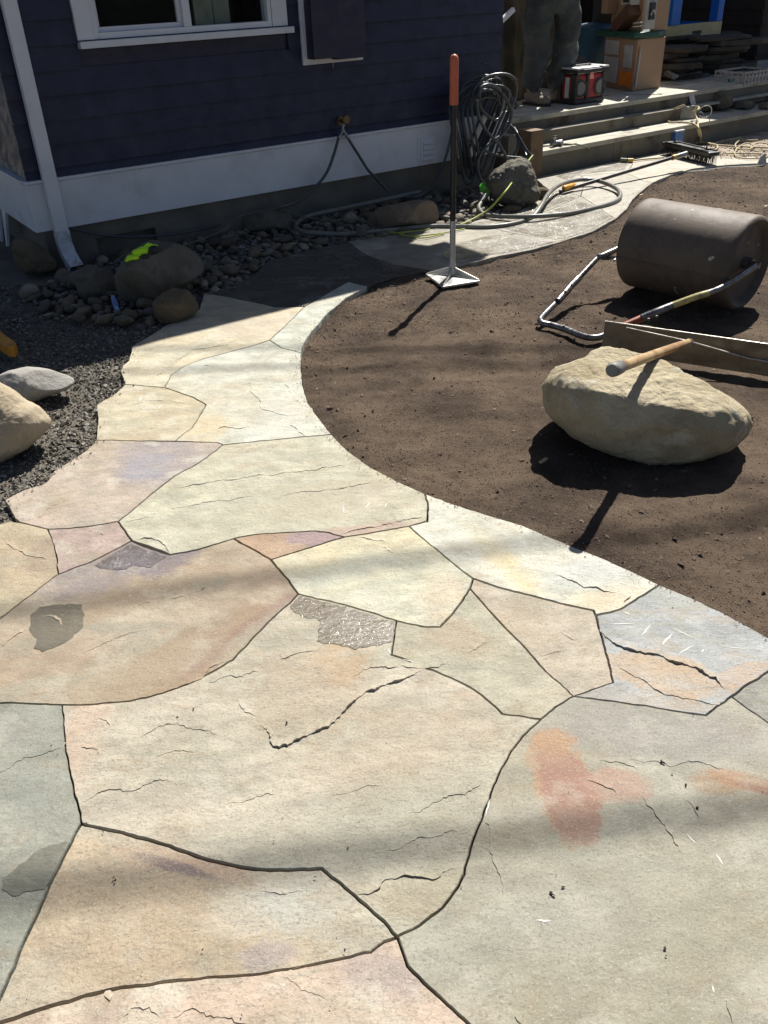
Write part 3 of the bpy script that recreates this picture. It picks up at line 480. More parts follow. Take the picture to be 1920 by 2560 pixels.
# pale chisel scratches and crumbs on the stones
PALE = simple('chisel_dust', C(228, 225, 214, .72), .9, bst=0)
mk = MB()
for a, b, w_ in [((1524, 1560), (1588, 1561), 4), ((1604, 1590), (1626, 1562), 4), ((1676, 1568), (1740, 1597), 4), ((1655, 1612), (1682, 1584), 5), ((1692, 1638), (1734, 1612), 4), ((1805, 1617), (1876, 1622), 4), ((1560, 1530), (1575, 1538), 5), ((1752, 1630), (1760, 1624), 4),
               ((1160, 1375), (1185, 1392), 4), ((1140, 1390), (1160, 1402), 3), ((348, 1004), (356, 990), 3), ((393, 1022), (405, 1012), 3), ((1006, 1648), (1046, 1660), 3), ((976, 1636), (970, 1622), 3), ((962, 1268), (968, 1256), 3), ((860, 1282), (858, 1262), 3), ((915, 1268), (925, 1255), 3),
               ((1340, 2300), (1378, 2302), 7), ((1780, 2465), (1786, 2482), 6), ((1790, 2135), (1808, 2162), 6), ((1716, 2085), (1742, 2112), 5), ((1213, 2040), (1226, 1998), 4), ((320, 1490), (330, 1488), 3)]:
    p0, p1 = G(*a), G(*b); d = p1 - p0; L = np.linalg.norm(d); d /= L; s_ = np.array([-d[1], d[0], 0]) * w_ * L / max(np.hypot(a[0] - b[0], a[1] - b[1]), 1) * .5
    kk = 9; pts = [p0 + (p1 - p0) * i / kk + s_ * random.uniform(-.5, .5) for i in range(kk + 1)]; vs = []
    for i, q in enumerate(pts): e = .25 + math.sin(math.pi * i / kk); zz = HZ(q[0], q[1]) + .0007; e *= .62; vs += [[*(q + s_ * e)[:2], zz], [*(q - s_ * e)[:2], zz]]
    mk.add(vs, [(2 * i, 2 * i + 1, 2 * i + 3, 2 * i + 2) for i in range(kk)])
tag(mk.build('chisel_mark', PALE, PATH), kind='stuff')
# ---------------------------------------------------------------- loose crumbs, grit
def chips(name, pts, sizes, mat, flat=.6, z=0.0, hf=None):
    n = len(pts); base = np.array([[1, 0, 0], [-1, 0, 0], [0, 1, 0], [0, -1, 0], [0, 0, 1], [0, 0, -1]], float)
    fc = np.array([[0, 2, 4], [2, 1, 4], [1, 3, 4], [3, 0, 4], [2, 0, 5], [1, 2, 5], [3, 1, 5], [0, 3, 5]])
    V = np.repeat(base[None], n, 0) * rng.uniform(.55, 1.25, (n, 6, 3)); V[:, :, 2] *= flat
    q = rng.normal(size=(n, 3, 3)) * .35 + np.eye(3); V = np.einsum('nij,nkj->nki', q, V)
    a = rng.uniform(0, 6.28, n); c, s = np.cos(a), np.sin(a); x = V[:, :, 0] * c[:, None] - V[:, :, 1] * s[:, None]; y = V[:, :, 0] * s[:, None] + V[:, :, 1] * c[:, None]
    V[:, :, 0], V[:, :, 1] = x, y; V = V * np.array(sizes)[:, None, None] * .5 + np.array(pts)[:, None, :]
    fs = (fc[None] + 6 * np.arange(n)[:, None, None]).reshape(-1, 3); vs = V.reshape(-1, 3); o0 = Vector((float(vs[:, 0].mean()), float(vs[:, 1].mean()), 0))
    vs = vs - np.array(o0); me = bpy.data.meshes.new(name); me.from_pydata(vs.tolist(), [], fs.tolist()); me.materials.append(mat); o = bpy.data.objects.new(name, me); COL.objects.link(o); o.location = o0
    return o
def chip_mat(name, cols, k=.6, rough=.9):
    t = NT(name); g = t.n('NewGeometry'); r = g.outputs['Random Per Island']; cr = t.n('ValToRGB'); e = cr.color_ramp
    e.elements[0].color = C(*cols[0], k); e.elements[1].color = C(*cols[-1], k); e.elements[1].position = 1
    for i, q in enumerate(cols[1:-1]): x = e.elements.new((i + 1) / (len(cols) - 1)); x.color = C(*q, k)
    t.l(r, cr.inputs[0]); t.l(cr.outputs[0], t.b.inputs['Base Color']); t.b.inputs['Roughness'].default_value = rough
    t.l(t.bump(t.noise(200, 3), .4, .002), t.b.inputs['Normal']); return t.m
CR_S = chip_mat('soil_crumbs', [(88, 71, 60), (110, 91, 76), (132, 113, 95), (102, 86, 72), (164, 145, 120)], .68)
CR_G = chip_mat('crushed_rock', [(112, 106, 96), (148, 142, 130), (100, 92, 80), (190, 184, 172), (136, 128, 114), (176, 168, 152)], .58)
def scatter_soil(n):
    P = []; S_ = []
    while len(P) < n:
        y = eg[0, 1] + (8.0 - eg[0, 1]) * random.random() ** 1.5; x = Ex(y) + random.random() ** 1.4 * 4.2
        u, v = proj((x, y, 0))
        if u > 2100: continue
        if fbm(x, y, 1.6, 3, 4) + random.random() * .9 < .05 and random.random() < .6: continue
        s = .0028 + .0032 * random.random() ** 2 + (random.uniform(.006, .016) if random.random() < .008 else 0); s *= (1.0 if y < 4 else 1.3)
        if x - Ex(y) < s: continue
        P.append((x, y, soil_h(x, y) + s * .15)); S_.append(s)
    return P, S_
P_, S_ = scatter_soil(90000)
for _ in range(1300):                               # crumbs spilled over the edge of the stones
    y = random.uniform(eg[0, 1], 7.5); x = Ex(y) - random.random() ** 2.5 * .05; P_.append((x, y, .003)); S_.append(random.uniform(.002, .0055))
tag(chips('soil_crumbs', P_, S_, CR_S, .5), kind='stuff')
def scatter_grit(n):
    P = []; S_ = []
    while len(P) < n:
        y = lf[0, 1] + (5.2 - lf[0, 1]) * random.random() ** 1.1; x = Lx(y) - random.random() ** 1.5 * 2.6
        u, v = proj((x, y, 0))
        if u < -250 or v < 700: continue
        s = .008 + .014 * random.random() ** 2.5; P.append((x, y, -.028 + .012 * fbm(x, y, 3, 3) + .006 * fbm(x, y, 18, 3) + s * .18)); S_.append(s)
    return P, S_
P_, S_ = scatter_grit(17000)
for _ in range(140):
    y = random.uniform(lf[3, 1], 4.2); x = Lx(y) + random.random() ** 2.5 * .07; P_.append((x, y, .004)); S_.append(random.uniform(.003, .010))
_ = 0; tag(chips('crushed_gravel', P_, S_, CR_G, .7), kind='stuff')
# grit lying on the stones
P_ = []; S_ = []
for _ in range(90):
    u, v = random.uniform(0, 1920), random.uniform(850, 2560); g = G(u, v)
    if Lx(g[1]) + .02 < g[0] < Ex(g[1]) - .01: P_.append((g[0], g[1], .003)); S_.append(random.choice([.002, .003, .004]) )
for u, v in [(285, 2196), (289, 2203), (1655, 1907), (1660, 1909), (1652, 1904), (1742, 2022), (1661, 2372), (717, 1809), (484, 1775), (1680, 1935), (1714, 1965), (1408, 2220), (1380, 2237), (1385, 2240), (1376, 2232)]:
    g = G(u, v); P_.append((g[0], g[1], .003)); S_.append(.007)
tag(chips('stone_grit', P_, S_, chip_mat('dark_grit', [(70, 60, 50), (110, 98, 80)], .6), .7), kind='stuff')
# sandy apron with litter beyond the path's far end
SAND = simple('sandy_litter', C(206, 190, 168, .55), .95, var=.25, vs=14, bst=.8, bs=60, bd=.01, dirt=C(140, 116, 92, .6), dirt_amt=.7)
m = MB(); pp = GL([(1760, 362), (1800, 390), (1816, 408), (1920, 391), (2100, 382), (2300, 370), (2300, 300), (1800, 330)], -.003); m.add(pp, [tuple(range(len(pp)))]); tag(m.build('sandy_apron', SAND), kind='structure')
PAVE = simple('far_paving', C(120, 118, 112, .6), .9, var=.25, vs=8, bst=.6, bs=40, bd=.006)
m = MB(); pp = [L3(3.5, .12, -.012), L3(14, .12, -.012), L3(14, 3.0, -.012), L3(5.4, 1.2, -.012)]; m.add(pp, [(3, 2, 1, 0)]); tag(m.build('paved_yard', PAVE), kind='structure')
# ================================================================ HOUSE
NAVY = simple('navy_siding', C(40, 41, 68, .72), .5, var=.12, vs=5, bst=.3, bs=30, bd=.0015, stretch=(1, 1, 8), dirt=C(58, 60, 74), dirt_amt=.35)
WHITE = simple('white_trim', C(222, 222, 224, .95), .45, var=.05, vs=5, bst=.15, bs=50, bd=.001, dirt=C(176, 172, 164), dirt_amt=.3)
CONC = simple('foundation_concrete', C(128, 122, 110, .75), .9, var=.2, vs=6, bst=.6, bs=40, bd=.004, dirt=C(92, 84, 72), dirt_amt=.6)
DARK = simple('dark_void', C(30, 29, 27), .95, bst=0)
GLASS = NT('window_glass'); GLASS.b.inputs['Base Color'].default_value = (.9, .93, .92, 1); GLASS.b.inputs['Roughness'].default_value = .04; GLASS.b.inputs['Transmission Weight'].default_value = 1; GLASS.b.inputs['IOR'].default_value = 1.1; GLASS = GLASS.m
ROOFM = simple('roof_shingle', C(90, 86, 84, .7), .95, bst=.6, bs=30, bd=.01)
house = empty('house', L3(1.5, -2, 0), 'navy clapboard house with white skirt board, window and deep eave', 'house')
A0, A1 = -.30, 3.378
w0, w1, wz0 = .262, 1.400, 1.245
m = MB(); m.wbox(A0 + .02, w0 - .0, -.14, -.006, .25, 2.74); m.wbox(w1, A1 - .02, -.14, -.006, .25, 2.74); m.wbox(w0, w1, -.14, -.006, .25, wz0); m.wbox(w0, w1, -.14, -.006, 2.3, 2.74)
m.wbox(A0 + .02, A0 + .14, -4, -.141, .25, 2.74); m.wbox(A1 - .14, A1 - .02, -4, -.141, .25, 2.74); m.wbox(A0 + .02, A1 - .02, -4.12, -4.001, .25, 2.74)
m.build('wall', NAVY, house)
m = MB(); m.wbox(A0 + .15, A1 - .15, -3.99, -.15, .28, .3); m.build('room_floor', DARK, house)
k = 0; z = .436
while z < 2.7:
    segs = [(A0 - .012, A1)]
    if z + .127 > 1.19 and z < 2.36: segs = [(A0 - .012, .148), (1.522, A1)]
    zb = max(z, .515)
    for a, b in segs:
        m = MB(); m.prism([L3(a, -.002, zb), L3(a, .021, zb), L3(a, .004, z + .133), L3(a, -.002, z + .133)], L3(b, 0, 0) - L3(a, 0, 0)); m.build('siding_board', NAVY, house)
    m = MB(); m.prism([L3(A0 + .018, 0.003, zb), L3(A0 - .006, 0.003, zb), L3(A0 + .011, 0.003, z + .133), L3(A0 + .018, 0.003, z + .133)], L3(0, -3.9, 0) - L3(0, 0, 0)); m.build('siding_board', NAVY, house)
    z += .127
m = MB(); m.wbox(A0 - .03, A1 + .01, -.02, .024, .218, .492); m.wbox(A0 - .03, A1 + .01, -.02, .034, .494, .512); m.build('skirt_board', WHITE, house, bevel=.003)
m = MB(); m.wbox(A0 - .03, A0 + .015, -3.9, -.022, .218, .492); m.wbox(A0 - .04, A0 + .015, -3.9, -.022, .494, .512); m.build('skirt_board', WHITE, house)
va, vb = PA(245, 620, -.02)[0], PA(391, 580, -.02)[0]
m = MB(); m.wbox(A0 + .03, va, -.25, -.021, -.12, .23); m.wbox(vb, A1 - .02, -.25, -.021, -.12, .23); m.wbox(va, vb, -.25, -.021, .115, .23); m.wbox(va, vb, -.25, -.1, -.12, .115)
m.build('foundation', CONC, house)
# broken pickets and pale post by the left corner
m = MB(); m.wbox(A0 + .06, A0 + .12, -1.6, -.26, -.1, .2); m.build('foundation', CONC, house, bevel=.004).__setitem__('label', 'foundation return on the left side')
for n_, w_, zt in [(-.75, .10, .218), (-.93, .05, .218), (-1.08, .09, .218), (-1.32, .10, .218)]:
    m = MB(); m.prism([L3(A0 - .02, n_, zt), L3(A0 - .02, n_ - w_, zt), L3(A0 - .06, n_ - w_ * .55, -.02), L3(A0 - .06, n_ - w_ * .3, -.02)], L3(.018, 0, 0) - L3(0, 0, 0)); m.build('broken_picket', WHITE, house)
# roof
m = MB(); m.prism([L3(-.75, .40, 2.72), L3(-.75, .40, 2.86), L3(-.75, -2.1, 4.0), L3(-.75, -4.6, 2.86), L3(-.75, -4.6, 2.72), L3(-.75, -2.1, 3.86)], L3(4.53, 0, 0) - L3(0, 0, 0)); roof = m.build('roof', ROOFM, house)
m = MB(); m.wbox(-.75, 3.78, .402, .42, 2.70, 2.87); m.build('fascia', WHITE, roof)
m = MB(); m.wbox(-.75, 3.78, -.0, .40, 2.742, 2.755); m.build('soffit', WHITE, roof)
# window
win = empty('window', wloc(house) * 0 + Vector(L3(.83, 0, 1.2)), None); win.parent = house; win.location = Vector(L3(.83, 0, 1.2)) - house.location
def wpart(name, mat, *boxes, bevel=.002, lbl=None):
    m = MB(); [m.wbox(*b) for b in boxes]; o = m.build(name, mat, win, bevel=bevel)
    if lbl: o['label'] = lbl
    return o
wpart('casing', WHITE, (.150, .250, .0, .034, 1.214, 2.30)); wpart('casing', WHITE, (1.412, 1.520, .0, .034, 1.214, 2.30)); wpart('casing', WHITE, (.150, 1.52, .0, .034, 2.302, 2.40))
wpart('sill', WHITE, (.150, 1.550, -.0, .062, 1.172, 1.208), bevel=.003)
wpart('frame', WHITE, (.252, .278, -.06, .026, 1.214, 2.3), (1.384, 1.410, -.06, .026, 1.214, 2.3), (.2785, 1.3835, -.06, .026, 1.214, 1.246), (.2785, 1.3835, -.055, .02, 2.27, 2.3))
wpart('mullion', WHITE, (.812, .862, -.05, .022, 1.2465, 2.27)); wpart('sash', WHITE, (.2785, .8115, -.035, -.008, 1.2465, 1.272), (.2785, .302, -.035, -.008, 1.273, 2.269), (.788, .8115, -.035, -.008, 1.273, 2.269))
wpart('pane', GLASS, (.3025, .7875, -.025, -.021, 1.2725, 2.268), bevel=0); wpart('pane', GLASS, (.8625, 1.3835, -.025, -.021, 1.2465, 2.268), bevel=0)
GRNB = simple('faded_green_paint', C(150, 158, 140, .8), .7, var=.3, vs=8, bst=.3, dirt=C(104, 96, 80), dirt_amt=.7)
for a0, a1, zt in [(.93, 1.055, 2.1), (1.06, 1.17, 2.1)]: wpart('shutter_board_inside', GRNB, (a0, a1, -.10, -.075, 1.18, zt))
wpart('inner_ledge', simple('grey_ledge', C(120, 122, 124, .8), .6), (.27, 1.39, -.14, -.062, 1.19, 1.235))
m = MB(); m.wbox(.2, 1.45, -.62, -.6, .9, 2.4); m.build('curtain', simple('dark_curtain', C(74, 72, 60, .6), .9, var=.3), win)
# utility cupboard beside the window
uc = empty('utility_cupboard', (0, 0, 0)); uc.parent = house; uc.location = Vector(L3(1.8, 0, 1.0)) - house.location
def upart(name, mat, *boxes):
    m = MB(); [m.wbox(*b) for b in boxes]; return m.build(name, mat, uc, bevel=.002)
upart('backing_trim', WHITE, (1.614, 1.668, .015, .035, .976, 2.4), (1.6685, 2.088, .015, .035, .976, 1.022))
upart('door', NAVY, (1.645, 1.83, .036, .125, 1.012, 2.4)); upart('door', NAVY, (1.831, 2.06, .036, .115, .998, 2.4))
pa = PA(832, 158, .02); m = MB(); m.tube([L3(pa[0], .02, .985), L3(pa[0], .02, .945)], .005); m.build('latch_pin', simple('old_steel', C(130, 130, 126), .5, metal=.7), uc)
# wall vent
vt = empty('wall_vent', (0, 0, 0)); vt.parent = house; vt.location = Vector(L3(2.66, .03, .3)) - house.location
a0, z1 = PA(1045, 345, .03); a1, z0 = PA(1088, 402, .03)
m = MB(); m.wbox(a0, a1, .025, .032, z0, z1); m.wbox(a0 + .02, a0 + .035, .032, .045, z0 + .01, z1 - .01); m.wbox(a1 - .035, a1 - .02, .032, .045, z0 + .01, z1 - .01); m.build('vent_frame', WHITE, vt, bevel=.002)
for i in range(4):
    zz = z0 + .018 + i * (z1 - z0 - .03) / 4; m = MB(); m.prism([L3(a0 + .036, .033, zz + .03), L3(a0 + .036, .052, zz), L3(a0 + .036, .056, zz + .003), L3(a0 + .036, .036, zz + .033)], L3(a1 - .036, 0, 0) - L3(a0 + .036, 0, 0)); m.build('louvre', WHITE, vt)
# downspout
def sweep_rect(m, pts, w, d, side=WD):
    n = len(pts); p = [np.array(q, float) for q in pts]; s = np.array([side[0], side[1], 0.]); vs = []; fs = []
    for i in range(n):
        t_ = p[min(i + 1, n - 1)] - p[max(i - 1, 0)]; t_ /= np.linalg.norm(t_); q = np.cross(t_, s); q /= np.linalg.norm(q)
        vs += [p[i] - s * w / 2 - q * d / 2, p[i] + s * w / 2 - q * d / 2, p[i] + s * w / 2 + q * d / 2, p[i] - s * w / 2 + q * d / 2]
    for i in range(n - 1):
        for k in range(4): fs.append((4 * i + k, 4 * i + (k + 1) % 4, 4 * i + 4 + (k + 1) % 4, 4 * i + 4 + k))
    m.add(vs, fs)
da = PA(90, 300, .07)[0]
dsp = empty('downspout', L3(da, .07, 0), 'white metal downspout down the left corner of the navy house', 'downspout')
m = MB(); sweep_rect(m, [L3(da, .065, 2.7), L3(da, .065, .215)], .078, .055); m.build('pipe', WHITE, dsp, bevel=.004)
m = MB(); sweep_rect(m, [L3(da, .065, .22), L3(da, .066, .14), L3(da + .004, .085, .08), L3(da + .01, .125, .03), L3(da + .016, .165, .0)], .084, .060); m.build('elbow', simple('scuffed_white', C(206, 206, 210, .9), .45, dirt=C(120, 112, 100), dirt_amt=.7, dsc=14), dsp)
# outdoor tap
BRASS = simple('old_brass', C(112, 96, 66), .45, metal=.8, var=.3)
tp = P3(858, 300, .05); tap = empty('outdoor_tap', tp, 'brass garden tap with a two-way splitter on the navy wall', 'tap')
n3 = np.array([WN[0], WN[1], 0.]); w3 = np.array([WD[0], WD[1], 0.])
m = MB(); c0 = P3(850, 302, .015); m.lathe(c0, n3, [(0, .0), (0, .03), (.008, .03), (.01, .012), (.07, .014), (.08, .011)], 14); m.build('spout', BRASS, tap)
m = MB(); c1 = P3(864, 299, .09); m.lathe(c1, n3, [(0, .0), (0, .026), (.004, .03), (.012, .03), (.016, .026), (.016, 0)], 10); m.build('handwheel', BRASS, tap)
m = MB(); s0 = P3(857, 318, .075); sl, sr = P3(846, 346, .08), P3(870, 346, .08)
m.tube([c0 + n3 * .06, s0, s0 - [0, 0, .02]], .011); m.tube([s0 - [0, 0, .018], sl], [.011, .013]); m.tube([s0 - [0, 0, .018], sr], [.011, .013]); m.build('splitter', simple('steel_fitting', C(150, 150, 150), .4, metal=.8), tap)
# ================================================================ HOSES
H_DK = simple('dark_green_hose', C(78, 82, 84, .8), .38, var=.2, vs=30, bst=.1, spec=.6)
H_GR = simple('grey_hose', C(146, 144, 134, .62), .4, var=.18, vs=20, bst=.1, dirt=C(116, 106, 90), dirt_amt=.5, dsc=10)
def thing_tube(name, label, categ, pts, r, mat, n=6, seg=8, group=None):
    m = MB(); m.tube(cat(pts, n), r, seg); return tag(m.build(name, mat), label, categ, group)
thing_tube('garden_hose', 'dark hose hanging left from the tap down to the pebbles', 'hose', [sl, P3(835, 385, .09), P3(820, 425, .10), P3(800, 455, .11), P3(769, 487, .12), P3(736, 508, .14), P3(699, 519, .2), G(640, 538, .10)], .0105, H_DK)
thing_tube('garden_hose', 'dark hose hanging right from the tap across the skirt board', 'hose', [sr, P3(904, 400, .09), P3(920, 425, .10), P3(935, 440, .11), P3(960, 467, .13), P3(989, 490, .2), G(1040, 492, .09), G(1075, 470, .09), P3(1100, 430, .12), P3(1118, 380, .10), P3(1138, 300, .12), P3(1160, 250, .15)], .0105, H_DK)
thing_tube('garden_hose', 'thin dark hose along the foundation above the vent opening', 'hose', [P3(172, 567, .015), P3(200, 576, .03), P3(260, 588, .04), P3(340, 592, .05), G(450, 583, .07), G(560, 560, .05)], .008, H_DK)
hz_ = .012
thing_tube('garden_hose', 'grey hose making a wide loop over the wet flagstones and trailing into the shade', 'hose',
  [G(1050, 480, .10), G(901, 512, .07), G(841, 525, .06), G(787, 536, .05), G(751, 550, .04), G(740, 566, .03), G(757, 579, .03), G(796, 583, .03), G(856, 585, .02), G(916, 581, .02), G(974, 576, .015), G(1075, 566, hz_), G(1151, 566, hz_), G(1220, 567, hz_), G(1284, 559, hz_),
   G(1330, 543, hz_), G(1354, 513, .05), G(1371, 485, .06), G(1400, 462, .06), G(1452, 449, .05), G(1498, 453, .04), G(1539, 470, .03), G(1551, 489, .02), G(1533, 506, hz_), G(1481, 521, hz_), G(1411, 535, .02), G(1330, 541, .035), G(1249, 541, .025), G(1212, 536, .02), G(1197, 520, .03), G(1205, 503, .05), G(1215, 490, .08)], .0155, H_GR, seg=10)
cn = empty('hose_coupling', G(1212, 490, .07), 'green and silver hose coupling beside the pebbles', 'hose fitting')
m = MB(); e0, e1, e2 = G(1204, 504, .05), G(1215, 489, .08), G(1222, 478, .10); m.tube([e0, e1], [.019, .02]); m.build('ferrule', simple('steel_fitting', (1,) * 4), cn)
m = MB(); m.tube([e1, e2], [.018, .02]); m.build('collar', simple('pale_green_plastic', C(150, 190, 110, .8), .4), cn)
m = MB(); m.tube([G(1226, 505, .03), G(1226, 492, .05), G(1232, 488, .06)], .008); m.build('lever', simple('steel_fitting', (1,) * 4), cn)
m = MB(); q = G(1212, 478, .10); m.prism([q + [-.035, 0, .0], q + [.03, 0, -.02], q + [.04, 0, .01], q + [-.01, 0, .05], q + [-.04, 0, .03]], (0, .03, .01)); tag(m.build('plastic_clip', simple('bright_green_plastic', C(90, 200, 60, .8), .4), bevel=.006), 'bright green plastic clip among the rocks below the coiled hose', 'clip')
# coil on the wall hanger
ca, cz = PA(1205, 300, .15)
coil = empty('coiled_hose', L3(ca, .15, cz - .35), 'thick tangle of dark garden hose hung in loops near the house corner', 'hose')
random.seed(3)
for i in range(11):
    aw, ah = random.uniform(.13, .20), random.uniform(.27, .36); oa = random.uniform(-.10, .03); on = .07 + .022 * i; oz = random.uniform(-.03, .03); ph = random.uniform(-.2, .2)
    pts = []
    for k in range(26):
        th = 2 * math.pi * k / 24 + .3; x = aw * math.sin(th) * (1 + .25 * math.cos(th)) + .05 * math.sin(2 * th + ph); zz = ah * math.cos(th)
        pts.append(L3(ca + oa + x - .10 * (1 - math.cos(th)) * .5, on + .03 * math.sin(3 * th + ph) + .015 * k / 26, cz + oz + zz - .06))
    m = MB(); m.tube(cat(pts, 2), .0105, 7); m.build('hose_loop', H_DK, coil)
def tr(pts, off, r=.0105, mat=H_DK, par=coil, nm='hose_loop'):
    offs = off if hasattr(off, '__len__') else [off] * len(pts); m = MB(); m.tube(cat([P3(u, v, o) for (u, v), o in zip(pts, offs)], 5), r, 8); return m.build(nm, mat, par)
tr([(1199, 262), (1196, 235), (1205, 217), (1222, 212), (1240, 219), (1259, 238), (1275, 267), (1279, 287), (1270, 316), (1254, 337), (1236, 350), (1212, 370), (1199, 390), (1194, 412), (1198, 440), (1212, 462)], .36, .0125)
tr([(1200, 215), (1198, 247), (1201, 268), (1216, 287), (1235, 299), (1244, 299), (1250, 294)], .33, .0125)
tr([(1193, 250), (1193, 268), (1198, 294), (1212, 321), (1228, 340), (1246, 358), (1258, 378), (1266, 396), (1270, 417), (1268, 435)], .40, .0115)
tr([(1150, 300), (1160, 335), (1181, 361), (1218, 379), (1254, 390), (1290, 394), (1326, 394), (1333, 392)], [.2, .25, .3, .34, .37, .4, .42, .42])
tr([(1262, 300), (1275, 312), (1289, 330), (1304, 354), (1317, 376), (1332, 391)], [.2, .25, .3, .35, .4, .42]); tr([(1286, 320), (1294, 337), (1294, 370), (1285, 390), (1300, 396), (1330, 395)], [.2, .3, .33, .36, .38, .42])
tr([(1290, 335), (1302, 360), (1312, 380), (1316, 390)], [.3, .33, .36, .4]); tr([(1196, 240), (1203, 228), (1219, 225), (1239, 231), (1246, 245)], .30); tr([(1200, 256), (1204, 247), (1220, 242), (1243, 246), (1250, 262)], .27); tr([(1180, 262), (1190, 236), (1203, 222), (1222, 218), (1240, 224)], .28)
hg = empty('hose_hanger', L3(ca, .02, cz + .2), 'thin black wire hose hanger arching above the coil', 'hose hanger'); WIRE = simple('black_wire', C(46, 46, 48), .35, metal=.5)
tr([(1205, 262), (1198, 240), (1198, 217), (1216, 203), (1237, 196), (1255, 201), (1265, 216), (1261, 228), (1254, 238)], .38, .0035, WIRE, hg, 'hoop')
tr([(1189, 157), (1208, 157), (1227, 166), (1241, 184)], .25, .003, WIRE, hg, 'whip'); tr([(1222, 206), (1230, 216), (1244, 202)], .36, .003, WIRE, hg, 'scroll'); tr([(1238, 216), (1242, 206), (1247, 210), (1244, 216)], .36, .003, WIRE, hg, 'scroll'); m = MB(); m.tube([P3(1215, 240, .0), P3(1215, 240, .34)], .006); m.tube([P3(1240, 244, .0), P3(1240, 244, .34)], .006); m.build('bracket', WIRE, hg)
YEL = simple('yellow_green_cord', C(176, 186, 84, .75), .6, bst=.3, bs=200, bd=.001); CORD = simple('tan_cord', C(206, 188, 142, .7), .6, var=.15, vs=30)
thing_tube('rope', 'yellow-green rope running from the hose bundle down across the rock', 'rope', [P3(1332, 388, .42), P3(1318, 406, .5), P3(1298, 430, .6), G(1270, 470, .18), G(1245, 500, .12), G(1220, 525, .05), G(1190, 543, .02), G(1165, 556, .012), G(1150, 562, .012)], .006, YEL)
thing_tube('rope', 'loose green rope coiled on the shaded flagstone', 'rope', [G(1162, 572, .01), G(1120, 580, .01), G(1075, 587, .01), G(1020, 590, .012), G(1000, 585, .012), G(1025, 579, .014), G(1075, 573, .016), G(1040, 577, .014), G(975, 583, .01), G(985, 580, .008), G(1050, 595, .01), G(1110, 584, .01)], .0045, YEL)
thing_tube('rope', 'faint thin rope lying over the shaded cobbles', 'rope', [G(280, 660, .06), G(330, 630, .1), G(440, 618, .1), G(560, 575, .08), G(590, 545, .1), G(690, 522, .14), G(757, 542, .06), G(830, 550, .05), G(900, 550, .05), G(945, 574, .02)], .004, simple('pale_rope', C(120, 124, 104, .7), .8))
# ================================================================ STEPS AND DECK
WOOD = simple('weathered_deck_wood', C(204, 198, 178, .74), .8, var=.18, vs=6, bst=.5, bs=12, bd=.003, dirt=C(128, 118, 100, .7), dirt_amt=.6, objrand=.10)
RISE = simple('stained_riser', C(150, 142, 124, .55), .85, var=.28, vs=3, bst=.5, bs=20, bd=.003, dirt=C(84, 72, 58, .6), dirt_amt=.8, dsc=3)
deck = empty('wooden_deck', L3(5, -.5, 0), 'weathered wooden deck with two low steps beyond the house corner', 'deck')
def db(name, mat, *b, bv=.004):
    m = MB(); m.wbox(*b); return m.build(name, mat, deck, bevel=bv)
for i in range(10): db('deck_board', WOOD, 3.40 if i else 3.40, 9.6, -.235 - .143 * (i + 1) + .006, -.235 - .143 * i, .362, .400)
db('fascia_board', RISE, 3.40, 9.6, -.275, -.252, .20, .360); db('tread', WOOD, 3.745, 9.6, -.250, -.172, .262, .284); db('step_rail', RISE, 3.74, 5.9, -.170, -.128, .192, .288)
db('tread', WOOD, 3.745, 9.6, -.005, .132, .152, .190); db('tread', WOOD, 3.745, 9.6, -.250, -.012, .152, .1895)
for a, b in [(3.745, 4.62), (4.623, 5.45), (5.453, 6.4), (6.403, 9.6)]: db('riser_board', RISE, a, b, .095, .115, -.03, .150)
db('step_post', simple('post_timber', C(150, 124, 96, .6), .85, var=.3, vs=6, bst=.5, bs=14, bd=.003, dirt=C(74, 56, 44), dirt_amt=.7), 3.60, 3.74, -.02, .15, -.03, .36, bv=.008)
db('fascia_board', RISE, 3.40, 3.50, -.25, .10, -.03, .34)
db('joist', simple('post_timber', (1,) * 4), 3.45, 9.6, -1.6, -.40, .02, .355)
# ================================================================ ROCKS
def rock_mat(name, A, B, k=.6, lich=None, bst=.8, sc=1.0, dk=.6):
    t = NT(name); c = t.mix(t.ramp(t.noise(2.5 * sc, 7, .62, None, .4), .36, .64), C(*A, k), C(*B, k)); c = t.mix(t.ramp(t.noise(14 * sc, 8, .7), .5, .68, 0, dk), c, C(*[max(0, x - 38) for x in A], k))
    if lich: c = t.mix(t.ramp(t.noise(5 * sc, 9, .7), .54, .66, 0, .7), c, C(*lich, k))
    c = t.mix(t.ramp(t.noise(120, 3, .7), .58, .72, 0, .5), c, C(*[min(255, x + 40) for x in A], k))
    t.l(c, t.b.inputs['Base Color']); t.b.inputs['Roughness'].default_value = .88; t.b.inputs['Specular IOR Level'].default_value = .25
    n1 = t.bump(t.noise(9 * sc, 10, .72, None, .5), bst, .035); t.l(t.bump(t.noise(90, 6, .7), .5, .004, n1), t.b.inputs['Normal']); return t.m
